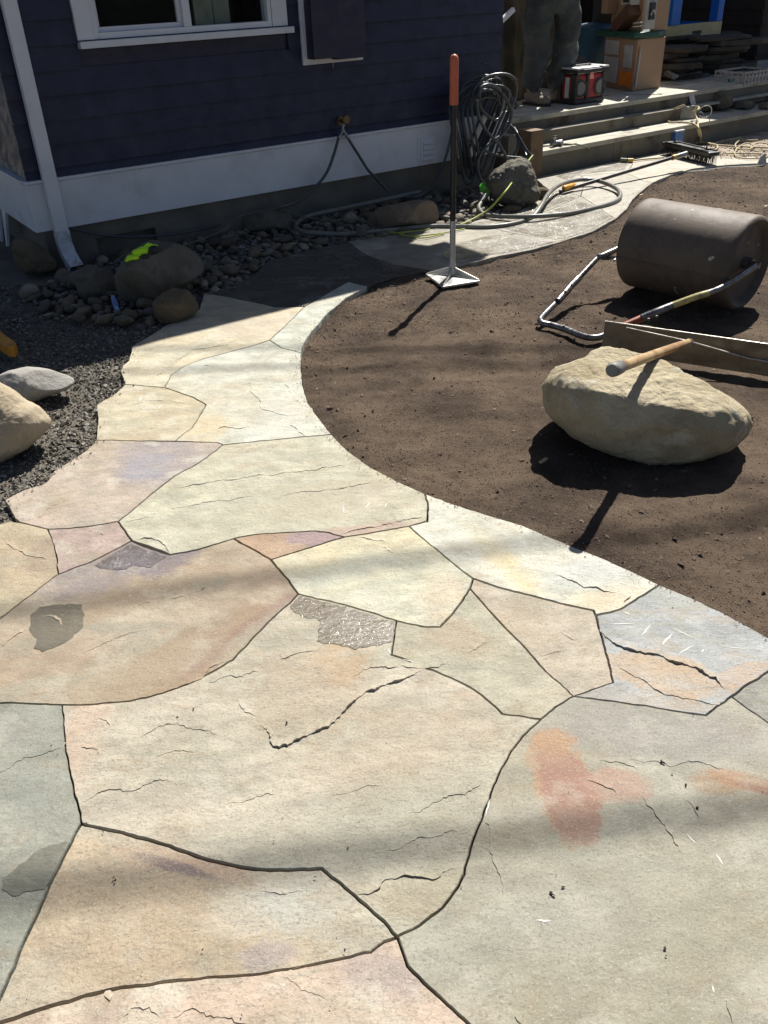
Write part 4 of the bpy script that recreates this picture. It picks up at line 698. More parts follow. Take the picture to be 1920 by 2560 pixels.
def rock(name, label, px, mat, depth=.85, p=.75, emb=.03, rough=.035, cuts=(), categ='rock', seed=0, res=(96, 52), z0=0.0, group=None, ridge=0.0):
    px = np.array(px, float); A = 0; cx = cy = 0
    for i in range(len(px)):
        x1, y1 = px[i]; x2, y2 = px[(i + 1) % len(px)]; k = x1 * y2 - x2 * y1; A += k; cx += (x1 + x2) * k; cy += (y1 + y2) * k
    cx /= 3 * A; cy /= 3 * A; ang = []; rad = []
    NT_, NP = res
    for i in range(NT_):
        th = 2 * math.pi * i / NT_; d = np.array([math.cos(th), math.sin(th)]); best = 0
        for j in range(len(px)):
            a = px[j] - (cx, cy); b = px[(j + 1) % len(px)] - (cx, cy); e = b - a; den = d[0] * e[1] - d[1] * e[0]
            if abs(den) < 1e-9: continue
            s = (a[0] * e[1] - a[1] * e[0]) / den; q = (a[0] * d[1] - a[1] * d[0]) / den
            if s > 0 and -1e-6 <= q <= 1 + 1e-6: best = max(best, s)
        rad.append(best)
    rad = np.array(rad); rad = sum(np.roll(rad, k_) * w_ for k_, w_ in ((-2, .1), (-1, .2), (0, .4), (1, .2), (2, .1)))
    r = ray(cx, cy); L = np.linalg.norm(r); al = math.asin(-r[2] / L); e3 = r / L; e1 = np.cross(e3, [0, 0, 1]); e1 /= np.linalg.norm(e1); e2 = np.cross(e3, e1)
    hp = (px[:, 1].max() - px[:, 1].min()) / 2; mean = rad.mean(); lo, hi = .3, 60
    for _ in range(60):
        t = (lo + hi) / 2; dist = t * L; s = dist / (F * math.hypot(1, math.hypot((cx - CX) / F, (cy - CY) / F)) ); h = hp * s; d = depth * mean * s
        low = H + t * r[2] - math.sqrt((h * math.cos(al)) ** 2 + (d * math.sin(al)) ** 2)
        if low > z0 - emb: lo = t
        else: hi = t
    P = np.array([0, 0, H]) + r * t; vs = []; fs = []
    for j in range(NP + 1):
        ph = math.pi * j / NP; sp = math.sin(ph) ** p
        for i in range(NT_):
            th = 2 * math.pi * i / NT_; R = rad[i] * s * sp
            vs.append(P + e1 * math.cos(th) * R + e2 * math.sin(th) * R - e3 * math.cos(ph) * d)
    out = []; rr_ = random.Random(seed * 7 + 1); ncut = 0 if ridge else 6; cuts = list(cuts) + [(tuple(-e3 * .75 + e1 * rr_.uniform(-.8, .8) + e2 * rr_.uniform(-.6, .6)), rr_.uniform(.80, .93)) for _ in range(ncut)]
    for v in vs:
        q = v - P
        for m_, off in cuts:
            m_ = np.array(m_, float) / np.linalg.norm(m_); o_ = off * mean * s; g = q @ m_
            if g > o_: q = q - m_ * (g - o_) * .88
        nr = q / (np.linalg.norm(q) + 1e-9); sc_ = mean * s
        w = Vector(q / sc_ * 1.3) + Vector((seed * 3.1, seed, 0)); k = rough * sc_ * noise.fractal(w, 1, 2, 3) + rough * .3 * sc_ * noise.fractal(w * 4, .9, 2, 4)
        if ridge: k += sc_ * (.018 * noise.fractal(w * 9, .9, 2.1, 3) - .05 * max(0, noise.noise(w * 3.1) - .25))
        out.append(P + q + nr * k)
    for j in range(NP):
        for i in range(NT_): fs.append((j * NT_ + i, j * NT_ + (i + 1) % NT_, (j + 1) * NT_ + (i + 1) % NT_, (j + 1) * NT_ + i))
    m = MB(); m.add(out, fs, True); o = m.build(name, mat)
    bm = bmesh.new(); bm.from_mesh(o.data); bmesh.ops.remove_doubles(bm, verts=bm.verts[:], dist=1e-5); bmesh.ops.recalc_face_normals(bm, faces=bm.faces[:]); bm.to_mesh(o.data); bm.free()
    tag(o, label, categ, group); return o
from mathutils.bvhtree import BVHTree
def on(o, u, v, up_=0.0):                     # where the sight line through a pixel meets a rock
    bt = BVHTree.FromPolygons([vt.co + o.location for vt in o.data.vertices], [tuple(f.vertices) for f in o.data.polygons]); h = bt.ray_cast(Vector((0, 0, H)), Vector(ray(u, v)).normalized())
    return (np.array(h[0]) if h[0] is not None else G(u, v, .2)) + np.array([0, 0, up_])
RK1 = rock_mat('boulder_cream', (222, 208, 176), (192, 176, 142), .74, (238, 230, 208), .9, 1.3, .35)
RKG = rock_mat('granite_grey', (128, 122, 108), (106, 99, 86), .72, (144, 138, 122), .5); RKB = rock_mat('brown_granite', (128, 114, 92), (102, 90, 74), .7, (142, 134, 116), .6)
RKW = rock_mat('pale_granite', (206, 202, 194), (184, 178, 168), .62, (220, 216, 206), .5); RKT = rock_mat('tan_granite', (214, 200, 174), (200, 182, 152), .66, (228, 220, 200), .6)
RKR = rock_mat('rugged_grey', (176, 170, 152), (130, 124, 110), .6, (196, 192, 176), 1.4, 1.6)
rock('boulder', 'large cream boulder with ragged top standing on the brown soil', [(1356, 991), (1362, 965), (1385, 939), (1420, 925), (1458, 908), (1470, 890), (1490, 880), (1550, 881), (1597, 890), (1649, 905), (1700, 925), (1741, 940), (1780, 962), (1816, 979), (1845, 1000), (1860, 1020), (1860, 1058), (1828, 1095), (1795, 1115), (1759, 1132),
     (1715, 1148), (1672, 1158), (1630, 1158), (1597, 1152), (1527, 1141), (1480, 1126), (1434, 1107), (1400, 1080), (1370, 1055), (1357, 1030)], RK1, .95, .48, .10, .05, cuts=[((.05, -.15, 1), .60), ((-.25, -1, -.25), .88)], seed=1, res=(200, 110), categ='boulder', ridge=.015)
ROCKG = rock('rock', 'long rounded grey rock with the neon glove lying on it', [(288, 683), (287, 722), (298, 746), (331, 753), (381, 747), (431, 731), (481, 708), (512, 690), (515, 675), (507, 655), (481, 630), (441, 612), (391, 602), (360, 610), (331, 632), (300, 660)], RKG, .9, .62, .03, .03, cuts=[((0, -.2, 1), .75)], seed=2)
rock('rock', 'brown rock at the path border below the long grey one', [(384, 749), (383, 775), (394, 805), (431, 806), (471, 796), (497, 779), (491, 750), (474, 728), (444, 721), (411, 731)], RKB, .9, .65, .02, .04, cuts=[((.2, -.4, 1), .7)], seed=3)
rock('rock', 'small rock tucked behind the brown border rock', [(440, 722), (470, 729), (484, 722), (482, 712), (464, 707), (446, 711)], RKG, .9, .7, .02, .03, seed=4, res=(40, 24))
rock('rock', 'squarish rock between downspout and long grey rock', [(191, 709), (192, 736), (212, 748), (252, 747), (278, 733), (285, 706), (282, 683), (252, 671), (215, 664), (185, 672), (176, 690)], RKG, .9, .6, .03, .04, cuts=[((-.2, -.2, 1), .7)], seed=5)
rock('rock', 'dark round rock left of the downspout outlet', [(38, 616), (38, 659), (56, 680), (99, 686), (132, 684), (139, 664), (123, 640), (99, 608), (73, 592), (50, 594)], RKB, .9, .68, .03, .04, seed=6)
rock('rock', 'low grey rock against the foundation behind the cobbles', [(606, 556), (609, 538), (640, 527), (690, 520), (721, 526), (735, 551), (733, 574), (675, 580), (624, 574)], RKG, .9, .65, .03, .03, seed=7)
rock('rock', 'long low rock whose right end catches the sun', [(895, 551), (919, 533), (962, 516), (1022, 505), (1075, 503), (1092, 514), (1106, 538), (1116, 556), (1069, 562), (1000, 568), (930, 570), (900, 566)], rock_mat('pinkish_granite', (168, 148, 126), (150, 132, 114), .62, (190, 176, 158), .5), .8, .62, .03, .03, seed=8)
rock('rock', 'rugged grey rock below the coiled hose beside the step', [(1271, 404), (1300, 398), (1319, 408), (1335, 436), (1342, 465), (1350, 482), (1345, 502), (1301, 524), (1256, 511), (1229, 493), (1215, 461), (1224, 440), (1248, 420)], RKR, .85, .65, .05, .08, seed=9, res=(130, 70), ridge=.12)
rock('rock', 'flat brown rock just left of the wet flagstones', [(1335, 470), (1362, 470), (1378, 482), (1366, 494), (1340, 504), (1318, 505), (1325, 488)], RKB, .9, .7, .03, .04, seed=10, res=(48, 28))
rock('rock', 'smooth white rock half out of frame at the left edge', [(-30, 950), (0, 931), (35, 920), (87, 920), (133, 937), (160, 955), (182, 966), (185, 984), (145, 996), (69, 1008), (20, 1015), (-40, 1000)], RKW, .9, .7, .03, .025, seed=11)
rock('rock', 'large tan rock cut off by the left frame edge', [(-120, 980), (-60, 958), (0, 956), (23, 962), (52, 990), (75, 1022), (104, 1045), (120, 1090), (87, 1118), (29, 1142), (-40, 1160), (-130, 1130)], RKT, .85, .68, .04, .04, seed=12, res=(130, 70), ridge=.03)
rock('rock', 'small pointed pale stone standing at the shaded path edge', [(890, 592), (897, 572), (905, 562), (914, 572), (922, 594)], RKG, .7, .8, .01, .03, seed=13, res=(30, 18))
# cobbles
def ico(sub):
    bm = bmesh.new(); bmesh.ops.create_icosphere(bm, subdivisions=sub, radius=1.0); r = [v.co.copy() for v in bm.verts], [tuple(v.index for v in f.verts) for f in bm.faces]; bm.free(); return r
IV, IF = ico(3); PB = []
t = NT('river_pebble'); oi = t.n('ObjectInfo'); cr = t.n('ValToRGB'); e = cr.color_ramp; e.interpolation = 'LINEAR'; e.elements[0].color = C(80, 79, 76, .6); e.elements[1].color = C(160, 152, 136, .6)
for ps, q in [(.2, (146, 132, 108)), (.4, (108, 100, 88)), (.55, (160, 140, 110)), (.7, (124, 102, 78)), (.86, (204, 190, 164))]: x = e.elements.new(ps); x.color = C(*q, .6)
t.l(oi.outputs['Random'], cr.inputs[0]); c = t.mix(t.ramp(t.noise(1.6, 6, .65), .4, .65, 0, .5), cr.outputs[0], C(92, 86, 78, .6)); t.l(c, t.b.inputs['Base Color']); t.b.inputs['Roughness'].default_value = .72
t.l(t.bump(t.noise(6, 5), .3, .1), t.b.inputs['Normal']); PEBM = t.m
for i in range(7):
    sx, sy, sz = random.uniform(.85, 1.15), random.uniform(.6, .85), random.uniform(.45, .65); me = bpy.data.meshes.new('river_pebble')
    vs = []
    for v in IV:
        k = 1 + .16 * noise.noise(v * 1.1 + Vector((i * 5, 0, 0))) + .05 * noise.noise(v * 2.6 + Vector((i * 5, 3, 0))); vs.append((v.x * sx * k, v.y * sy * k, v.z * sz * k))
    me.from_pydata(vs, [], IF); me.polygons.foreach_set('use_smooth', [True] * len(IF)); me.materials.append(PEBM); PB.append(me)
BED = [(70, 735), (120, 790), (260, 806), (385, 818), (395, 790), (383, 760), (400, 735), (470, 715), (500, 700), (509, 733), (579, 716), (642, 681), (671, 652), (746, 632), (868, 603), (1000, 583), (1075, 570), (1169, 558), (1205, 545), (1289, 533), (1250, 515), (1200, 480), (1120, 470), (1060, 480), (960, 500), (880, 510), (760, 535), (600, 560), (520, 570), (400, 596), (300, 620), (240, 650), (180, 670), (150, 690)]
cand = []; grid = {}
random.seed(11); tries = 0
while tries < 26000 and len(cand) < 1150:
    tries += 1; u, v = random.uniform(60, 1300), random.uniform(470, 815)
    if not inpoly(u, v, BED): continue
    g = G(u, v); 
    if random.random() > (g[1] / 8.5) ** 2: continue
    if (g[:2] - OO) @ WN < .03 and (g[:2] - OO) @ WD < A1: continue
    s = random.choice([.014, .018, .022, .026, .03, .036, .044, .056]) * random.uniform(.85, 1.15); key = (int(g[0] / .1), int(g[1] / .1)); ok = True
    for dx_ in (-1, 0, 1):
        for dy_ in (-1, 0, 1):
            for (qx, qy, qs) in grid.get((key[0] + dx_, key[1] + dy_), ()):
                if math.hypot(qx - g[0], qy - g[1]) < (qs + s) * .72: ok = False; break
    if not ok: continue
    grid.setdefault(key, []).append((g[0], g[1], s)); cand.append((s / g[1], s, g[0], g[1]))
bedm = simple('dark_pebble_bed', C(70, 64, 56, .6), .95, var=.3, vs=20, bst=.8, bs=60, bd=.01)
cand.sort(reverse=True)
rest = MB()
for i, (_, s, x, y) in enumerate(cand):
    z = -.022 + s * .42 + random.uniform(0, .012); rt = (random.uniform(-.35, .35), random.uniform(-.35, .35), random.uniform(0, 6.28))
    if i < 300:
        o = bpy.data.objects.new('river_cobble', random.choice(PB)); COL.objects.link(o); o.location = (x, y, z); o.scale = (s, s, s); o.rotation_euler = rt
        tag(o, 'rounded river cobble in the bed along the house foundation', 'cobble', 'river cobbles along the house')
    else:
        me = random.choice(PB); Mx = Matrix.Translation((x, y, z)) @ Matrix.Rotation(rt[2], 4, 'Z') @ Matrix.Rotation(rt[0], 4, 'X') @ Matrix.Scale(s, 4)
        rest.add([Mx @ v.co for v in me.vertices], [tuple(p.vertices) for p in me.polygons], True)
PEB2 = chip_mat('mixed_pebbles', [(96, 94, 90), (150, 142, 128), (112, 110, 108), (176, 168, 154), (124, 112, 100)], .62, .75)
tag(rest.build('small_river_pebbles', PEB2), kind='stuff')
# litter on the cobbles
NEON = simple('neon_yellow_cloth', C(204, 255, 40, .95), .7, var=.1, bst=.3, bs=80, bd=.004); BLKR = simple('black_rubber', C(38, 38, 38), .6, bst=.4, bs=60)
gl = empty('work_glove', on(ROCKG, 360, 640), 'neon yellow work glove with black palm lying on the long grey rock', 'glove')
r0 = G(360, 640, .17); z_ = np.array([0, 0, 1.]); ex = w3; ey = -n3
def lump(c, prof, mat, name, par, seed=0, nz=.1, bevel=0):
    m = MB(); vs = [Vector((v.x, v.y, v.z)) for v in IV]; ax = [np.array(a, float) for a in prof]
    out = []
    for v in vs: k = 1 + nz * noise.noise(v * 2 + Vector((seed, 0, 0))) * 2; out.append(np.array(c) + (ax[0] * v.x + ax[1] * v.y + ax[2] * v.z) * k)
    m.add(out, IF, True); return m.build(name, mat, par)
def glp(u, v, z=.19): return on(ROCKG, u, v, .008)
lump(glp(357, 632), (ex * .055, ey * .035, z_ * .022), NEON, 'glove_back', gl, 1); lump(glp(334, 647), (ex * .035, ey * .035, z_ * .014), NEON, 'cuff', gl, 2)
lump(glp(385, 628, .20), (ex * .032, ey * .035, z_ * .02), BLKR, 'palm', gl, 3)
for i, (a, b, c_) in enumerate([((364, 622), (380, 616), .22), ((370, 626), (394, 619), .225), ((340, 648), (316, 656), .185), ((376, 634), (398, 632), .20), ((356, 646), (372, 648), .19)]):
    m = MB(); p0, p1 = glp(*a, c_), glp(*b, c_); m.tube([p0, (p0 + p1) / 2 + [0, 0, .006], p1], [.012, .012, .008], 8); m.build('finger', NEON if i not in (3, 4) else BLKR, gl)
m = MB(); q = [G(276, 738, .10), G(286, 740, .09), G(293, 756, .06), G(297, 775, .03), G(286, 774, .03), G(280, 758, .06)]; m.prism(q, (0.004, -.006, .004)); tag(m.build('crumpled_wrapper', simple('blue_white_foil', C(120, 140, 190), .35, metal=.3, var=.6, vs=40)), 'crumpled blue and white wrapper among the cobbles', 'wrapper')
lv = [G(0, 846, .02), G(47, 882, .02), G(40, 893, .02), G(24, 893, .02), G(-40, 850, .02), G(-200, 760, .02), G(-170, 740, .02)]
ORP = simple('orange_level_paint', C(224, 150, 40, .8), .5, var=.15, dirt=C(140, 90, 40), dirt_amt=.6, dsc=20)
m = MB(); m.prism(lv, (0, 0, .05)); tag(m.build('timber_offcut', ORP, bevel=.003), 'orange painted timber end poking in at the left edge', 'timber')
# ================================================================ ROLLER
ROL = NT('roller_steel'); t = ROL; n1 = t.noise(3, 8, .65); c = t.mix(t.ramp(n1, .4, .65), C(128, 112, 96, .6), C(106, 94, 82, .56)); c = t.mix(t.ramp(t.noise(22, 8, .75), .56, .68, 0, .6), c, C(90, 72, 58, .6)); c = t.mix(t.ramp(t.noise(13, 3, .5), .70, .715, 0, .9), c, C(220, 212, 200, .7))
t.l(c, t.b.inputs['Base Color']); t.l(t.ramp(n1, .3, .7, .6, .8), t.b.inputs['Roughness']); t.b.inputs['Metallic'].default_value = .0; t.l(t.bump(t.noise(35, 6, .6), .3, .004), t.b.inputs['Normal']); ROL = t.m
rl = empty('lawn_roller', G(1720, 740), 'heavy brown steel lawn roller with a tubular drawbar resting on the soil', 'lawn roller')
c0 = np.array([1.415, 4.60, .226]); c1 = np.array([1.83, 4.14, .226]); dd = c1 - c0; LL = np.linalg.norm(dd); dd /= LL; rr = .226
m = MB(); m.lathe(c0, dd, [(.035, .0), (.035, rr - .05), (.015, rr - .035), (.0, rr - .02), (.004, rr - .008), (.014, rr - .001), (.03, rr)] + [(LL * k / 12, rr) for k in range(1, 12)] + [(LL - .03, rr), (LL - .014, rr - .001), (LL - .004, rr - .008), (LL, rr - .02), (LL - .015, rr - .035), (LL - .035, rr - .05), (LL - .035, 0)], 72)
m.build('drum', ROL, rl)
s_ = np.cross(dd, [0, 0, 1]); a_ = math.radians(28); wq = c0 + dd * .02 + rr * (math.cos(a_) * (s_ if s_[1] < 0 else -s_) + -math.sin(a_) * z_ * 0) 
fr_ = (s_ if (s_[1] < 0) else -s_); sd_ = fr_ * math.cos(-.12) + z_ * math.sin(-.12)
m = MB(); m.tube([c0 + dd * .01 + sd_ * (rr + .001), c1 - dd * .01 + sd_ * (rr + .001)], .006, 6); m.build('weld_seam', ROL, rl)
TUBE = simple('worn_steel_tube', C(140, 140, 140, .7), .35, metal=.75, var=.35, vs=30, bst=.15, dirt=C(96, 74, 56), dirt_amt=.6, dsc=16)
PT = simple('chipped_yellow_paint', C(210, 196, 120, .8), .55, var=.3, dirt=C(110, 96, 80), dirt_amt=.9, dsc=25); RD = simple('chipped_red_paint', C(170, 84, 56, .8), .55, var=.3, dirt=C(90, 80, 74), dirt_amt=.8, dsc=25)
Lp = [c0 - dd * .03, G(1505, 640, .19), G(1494, 645, .18), G(1440, 702, .11), G(1395, 752, .06)]; Rc = [G(1390, 757, .05), G(1362, 785, .035), G(1351, 798, .03), G(1356, 808, .025), G(1375, 812, .02), G(1410, 822, .018), G(1450, 838, .018), G(1475, 844, .018), G(1500, 842, .02), G(1530, 826, .03), G(1556, 816, .045)]
Rp = [G(1556, 816, .045), G(1600, 797, .07), G(1606, 793, .075)]; Rq = [G(1604, 795, .075), G(1640, 780, .10), G(1680, 764, .12)]; Rr = [G(1680, 764, .12), G(1740, 742, .16), G(1770, 733, .17)]
m = MB(); m.tube(cat(Lp, 6), .0155, 12); m.build('side_tube', TUBE, rl); m = MB(); m.tube(cat(Rc, 6), .0155, 12); m.build('drawbar', TUBE, rl)
m = MB(); m.tube([G(1445, 697, .115), G(1425, 717, .095), G(1420, 724, .09), G(1394, 754, .06)], .019, 12); m.build('clamp_sleeve', TUBE, rl)
m = MB(); m.tube(cat(Rp, 4), .0165, 12); m.build('drawbar_grip', RD, rl); m = MB(); m.tube(cat(Rq, 4), .018, 12); m.build('clamp_sleeve', TUBE, rl); m = MB(); m.tube(cat(Rr, 4), .016, 12); m.build('drawbar_grip', PT, rl)
m = MB(); m.tube(cat([Rr[-1], G(1810, 716, .19), c1 + dd * .03], 4), .0155, 12); m.build('side_tube', TUBE, rl)
for q in [G(1412, 733, .10), G(1428, 716, .115), G(1621, 802, .09), G(1641, 795, .10), G(1409, 819, .04)]: m = MB(); m.tube([q, q + z_ * .012], .006, 6); m.build('bolt', TUBE, rl)
for c_, d_ in ((c0, -dd), (c1, dd)): m = MB(); m.lathe(c_ - d_ * .04, d_, [(0, 0), (0, .03), (.05, .03), (.05, .016), (.085, .016), (.085, 0)], 16); m.build('hub', TUBE, rl)
m = MB(); m.prism([G(1495, 642, .185), G(1520, 636, .19), G(1536, 640, .18), G(1536, 648, .17), G(1505, 650, .165)], dd * .008); m.build('bracket', TUBE, rl)
# ================================================================ LUTE (wide levelling rake)
ALU = simple('muddy_aluminium', C(150, 138, 116, .62), .5, metal=.35, var=.25, vs=8, bst=.2, dirt=C(104, 86, 68), dirt_amt=.7, dsc=7, stretch=(1, 1, 4)); ALE = simple('bare_aluminium', C(196, 190, 178, .8), .35, metal=.6)
lu = empty('levelling_rake', G(1720, 900), 'wide aluminium levelling rake with a wooden handle resting on the boulder', 'rake')
b0, b1 = G(1503, 876), G(2010, 955); bd_ = b1 - b0; BL = np.linalg.norm(bd_); bd_ /= BL; bn = np.array([bd_[1], -bd_[0], 0.]); bn = bn if bn[1] < 0 else -bn; up_ = z_ * .97 - bn * .1
m = MB(); m.box(b0 + bd_ * BL / 2 + up_ * .068, BL, .004, .135, ax=bd_, ay=np.cross(up_, bd_)); m.build('blade', ALU, lu, bevel=.001)
m = MB(); m.tube([b0 + up_ * .137, b1 + up_ * .137], .0035, 8); m.build('top_rim', ALE, lu)
hd0 = np.array(Yd(1724, 854, 3.43)); tip = np.array([0.714, 2.439, 0.44]); m = MB()
m.tube([P for P in (b0 + bd_ * .10 + up_ * .125 + bn * .01, hd0)], .004, 6); m.tube([hd0, b0 + bd_ * .62 + up_ * .07 + bn * .012, b0 + bd_ * .78 + up_ * .065 + bn * .01], .004, 6); m.build('brace_rod', ALE, lu)
ax_ = tip - hd0; Lh = np.linalg.norm(ax_); ax_ /= Lh
HW = NT('worn_handle_wood'); t = HW; v_ = t.mapv(sc=(3, 3, 3)); n1 = t.noise(5, 6, .6); c = t.mix(t.ramp(n1, .42, .6), C(208, 176, 126, .66), C(178, 132, 86, .62)); c = t.mix(t.ramp(t.noise(18, 6, .7), .56, .66, 0, .8), c, C(120, 78, 46, .6)); t.l(c, t.b.inputs['Base Color']); t.b.inputs['Roughness'].default_value = .55; t.l(t.bump(t.noise(60, 4), .2, .002), t.b.inputs['Normal']); HW = t.m
m = MB(); m.lathe(hd0, ax_, [(0, 0), (0, .008), (.03, .0135), (.3, .0165), (.7, .0175), (Lh - .09, .0175), (Lh - .088, 0)], 20); m.build('handle', HW, lu)
m = MB(); m.lathe(hd0 + ax_ * (Lh - .092), ax_, [(0, .0178), (.0, .021), (.02, .022), (.07, .023), (.086, .022), (.092, .017), (.092, 0)], 20); m.build('grip_end', simple('grey_rubber', C(140, 138, 132, .7), .6, var=.2), lu)
m = MB(); m.lathe(hd0 - ax_ * .02, ax_, [(0, .006), (.0, .011), (.035, .0155), (.035, 0)], 14); m.build('ferrule', ALE, lu)
# ================================================================ TAMPER
tm = empty('hand_tamper', G(1132, 698), 'upright soil tamper with orange grip and square steel foot at the path edge', 'tamper'); BS = simple('black_steel', C(56, 56, 58, .9), .35, metal=.6, var=.2); TB = G(1131, 692); TB[2] = .0
pl_ = [G(1064, 684, .012), G(1134, 669, .012), G(1200, 701, .012), G(1107, 716, .012)]; GAL = simple('bright_worn_steel', C(200, 198, 192, .85), .38, metal=.35, var=.15)
m = MB(); m.prism(pl_, (0, 0, -.012)); m.build('foot_plate', GAL, tm, bevel=.002)
for q in pl_:
    d_ = (q - TB); d_[2] = 0; l_ = np.linalg.norm(d_); d_ /= l_; sd2 = np.array([-d_[1], d_[0], 0]) * .003
    m = MB(); m.prism([TB + z_ * .014 - sd2, TB + d_ * (l_ - .01) + z_ * .014 - sd2, TB + d_ * (l_ - .01) + z_ * .018 - sd2, TB + z_ * .062 - sd2], sd2 * 2); m.build('gusset', GAL, tm)
m = MB(); m.lathe(TB + z_ * .013, z_, [(0, .016), (.0, .024), (.04, .022), (.07, .0165), (.30, .0165), (.30, 0)], 20); m.build('socket', GAL, tm)
m = MB(); m.lathe(TB + z_ * .30, z_, [(0, .0155), (.60, .0155)], 20); m.build('shaft', BS, tm)
m = MB(); m.lathe(TB + z_ * .895, z_, [(0, .0), (0, .021), (.01, .0225), (.2, .0222), (.215, .021), (.226, .016), (.232, .006), (.233, 0)], 24); m.build('grip', simple('terracotta_grip', C(214, 110, 74, .85), .55, var=.1, vs=20, bst=.15), tm)
# ================================================================ PUSH BROOM
br = empty('push_broom', G(1725, 395), 'black push broom lying head-down on the far flagstones, its pole across the path', 'broom'); BLKP = simple('black_plastic', C(48, 47, 46, .9), .42, var=.2, dirt=C(120, 112, 96), dirt_amt=.35, dsc=12)
h0, h1 = G(1664, 383), G(1782, 412); hdv = h1 - h0; HL = np.linalg.norm(hdv); hdv /= HL; hn = np.array([-hdv[1], hdv[0], 0.]); hc = (h0 + h1) / 2
m = MB(); m.box(hc + z_ * .085, HL, .11, .03, ax=hdv, ay=hn); m.build('head_block', BLKP, br, bevel=.006)
m = MB()
for k in range(60):
    for j in range(5): q = hc + hdv * HL * (k / 59 - .5) * .95 + hn * (j - 2) * .02 + z_ * .069; e = q * 1.0; e = q + (hdv * random.uniform(-.01, .01) - hn * .015 + hn * (j - 2) * .006) - z_ * .068; m.add([q - hdv * .003, q + hdv * .003, e + hdv * .002, e - hdv * .002], [(0, 1, 2, 3)])
tag(m.build('bristles', BLKP, br), kind='stuff')
for s in (-.33, .33): m = MB(); m.box(hc + hdv * HL * s + z_ * .106, .016, .13, .012, ax=hdv, ay=hn); m.tube([hc + hdv * HL * s + z_ * .11, hc + hdv * HL * s + z_ * .14], .007); m.build('bracket', BLKP, br)
m = MB(); m.box(hc + z_ * .103 + hn * .045, HL * .9, .012, .012, ax=hdv, ay=hn); m.box(hc + z_ * .103 - hn * .045, HL * .9, .012, .012, ax=hdv, ay=hn); m.build('head_rib', BLKP, br)
pa_, pb_ = G(1716, 384, .12), G(1400, 479, .02); pd = pb_ - pa_; pd /= np.linalg.norm(pd)
m = MB(); m.tube([pa_, pa_ + pd * .13], [.02, .018], 12); m.build('socket', simple('grey_ferrule', C(160, 160, 158, .8), .4, metal=.5), br); m = MB(); m.tube([pa_ + pd * .13, pa_ + pd * .17], .021, 12); m.build('collar', simple('amber_plastic', C(220, 180, 90, .8), .4), br)
m = MB(); m.tube([pa_ + pd * .17, pb_], .0145, 12); m.build('pole', simple('dark_painted_pole', C(70, 66, 64, .9), .4, metal=.3), br); 
o1, o2 = G(1437, 463, .04), G(1409, 471, .04); m = MB(); m.tube([o1, o1 + (o2 - o1) * .1, o2 - (o2 - o1) * .1, o2], [.014, .02, .02, .018], 12); tag(m.build('orange_coupling', simple('orange_plastic', C(244, 170, 40, .85), .4)), 'orange plastic hose coupling lying beside the broom pole', 'coupling')
# ================================================================ PERSON ON THE DECK
def skin(name, verts, edges, radii, mat, parent, sub=2, root=0):
    o0 = wloc(parent) if parent is not None else Vector((0, 0, 0))
    me = bpy.data.meshes.new(name); me.from_pydata([tuple(Vector(v) - o0) for v in verts], edges, []); o = bpy.data.objects.new(name, me); COL.objects.link(o); o.parent = parent
    sk = o.modifiers.new('skin', 'SKIN'); sk.use_smooth_shade = True
    for i, r in enumerate(radii):
        d = me.skin_vertices[0].data[i]; d.radius = (r, r) if not isinstance(r, tuple) else r; d.use_root = (i == root)
    ss = o.modifiers.new('sub', 'SUBSURF'); ss.levels = sub; ss.render_levels = sub
    me.materials.append(mat); return o
SKN = simple('skin', C(196, 150, 122, .7), .55, bst=.1); DENIM = simple('faded_work_jeans', C(92, 98, 96, .62), .9, var=.35, vs=7, bst=1.0, bs=9, bd=.06, dirt=C(120, 116, 100, .6), dirt_amt=.5)
SHIRT = simple('white_tshirt', C(226, 226, 222, .85), .85, var=.05, bst=.4, bs=10, bd=.012); BOOT = simple('dusty_work_boots', C(176, 160, 140, .6), .8, var=.25, dirt=C(110, 96, 84), dirt_amt=.5, dsc=12); HAIR = simple('dark_hair', C(60, 48, 40, .8), .7)
fA, fB = G(1331, 262, .40), G(1398, 256, .40); DK = .40
pe = empty('person', (fA + fB) / 2, 'person in white shirt, baggy dark jeans and dusty boots standing on the deck', 'person')
fdir = (w3 * .55 + n3 * .83); fdir /= np.linalg.norm(fdir); side = np.array([-fdir[1], fdir[0], 0])
def up(p, z, dx=0., df=0.): return np.array([p[0], p[1], DK + z]) + (fB - fA) / np.linalg.norm(fB - fA) * dx * np.array([1, 1, 0]) + fdir * df
mid = (fA + fB) / 2; mid[2] = DK
K = [up(mid, .98), up(mid, 1.12), up(mid, 1.30), up(mid, 1.45), up(mid, 1.54), up(mid, 1.60, 0, .02), up(mid, 1.70, 0, .02),      # pelvis, waist, chest, shoulders, neck, jaw, head
     up(mid, .94, -.10), up(fA, .50, -.0, .02), up(fA, .09, 0, 0), up(mid, .94, .10), up(fB, .50, 0, .02), up(fB, .09, 0, 0),
     up(mid, 1.43, -.19), up(mid, 1.15, -.27, .0), up(mid, .98, -.18, .22), up(mid, 1.43, .19), up(mid, 1.15, .27, .0), up(mid, .98, .18, .22)]
skin('body', K, [(0, 1), (1, 2), (2, 3), (3, 4), (4, 5), (5, 6), (0, 7), (7, 8), (8, 9), (0, 10), (10, 11), (11, 12), (3, 13), (13, 14), (14, 15), (3, 16), (16, 17), (17, 18)],
     [.11, .11, .12, .08, .052, .07, .085, .075, .05, .035, .075, .05, .035, .05, .038, .027, .05, .038, .027], SKN, pe)
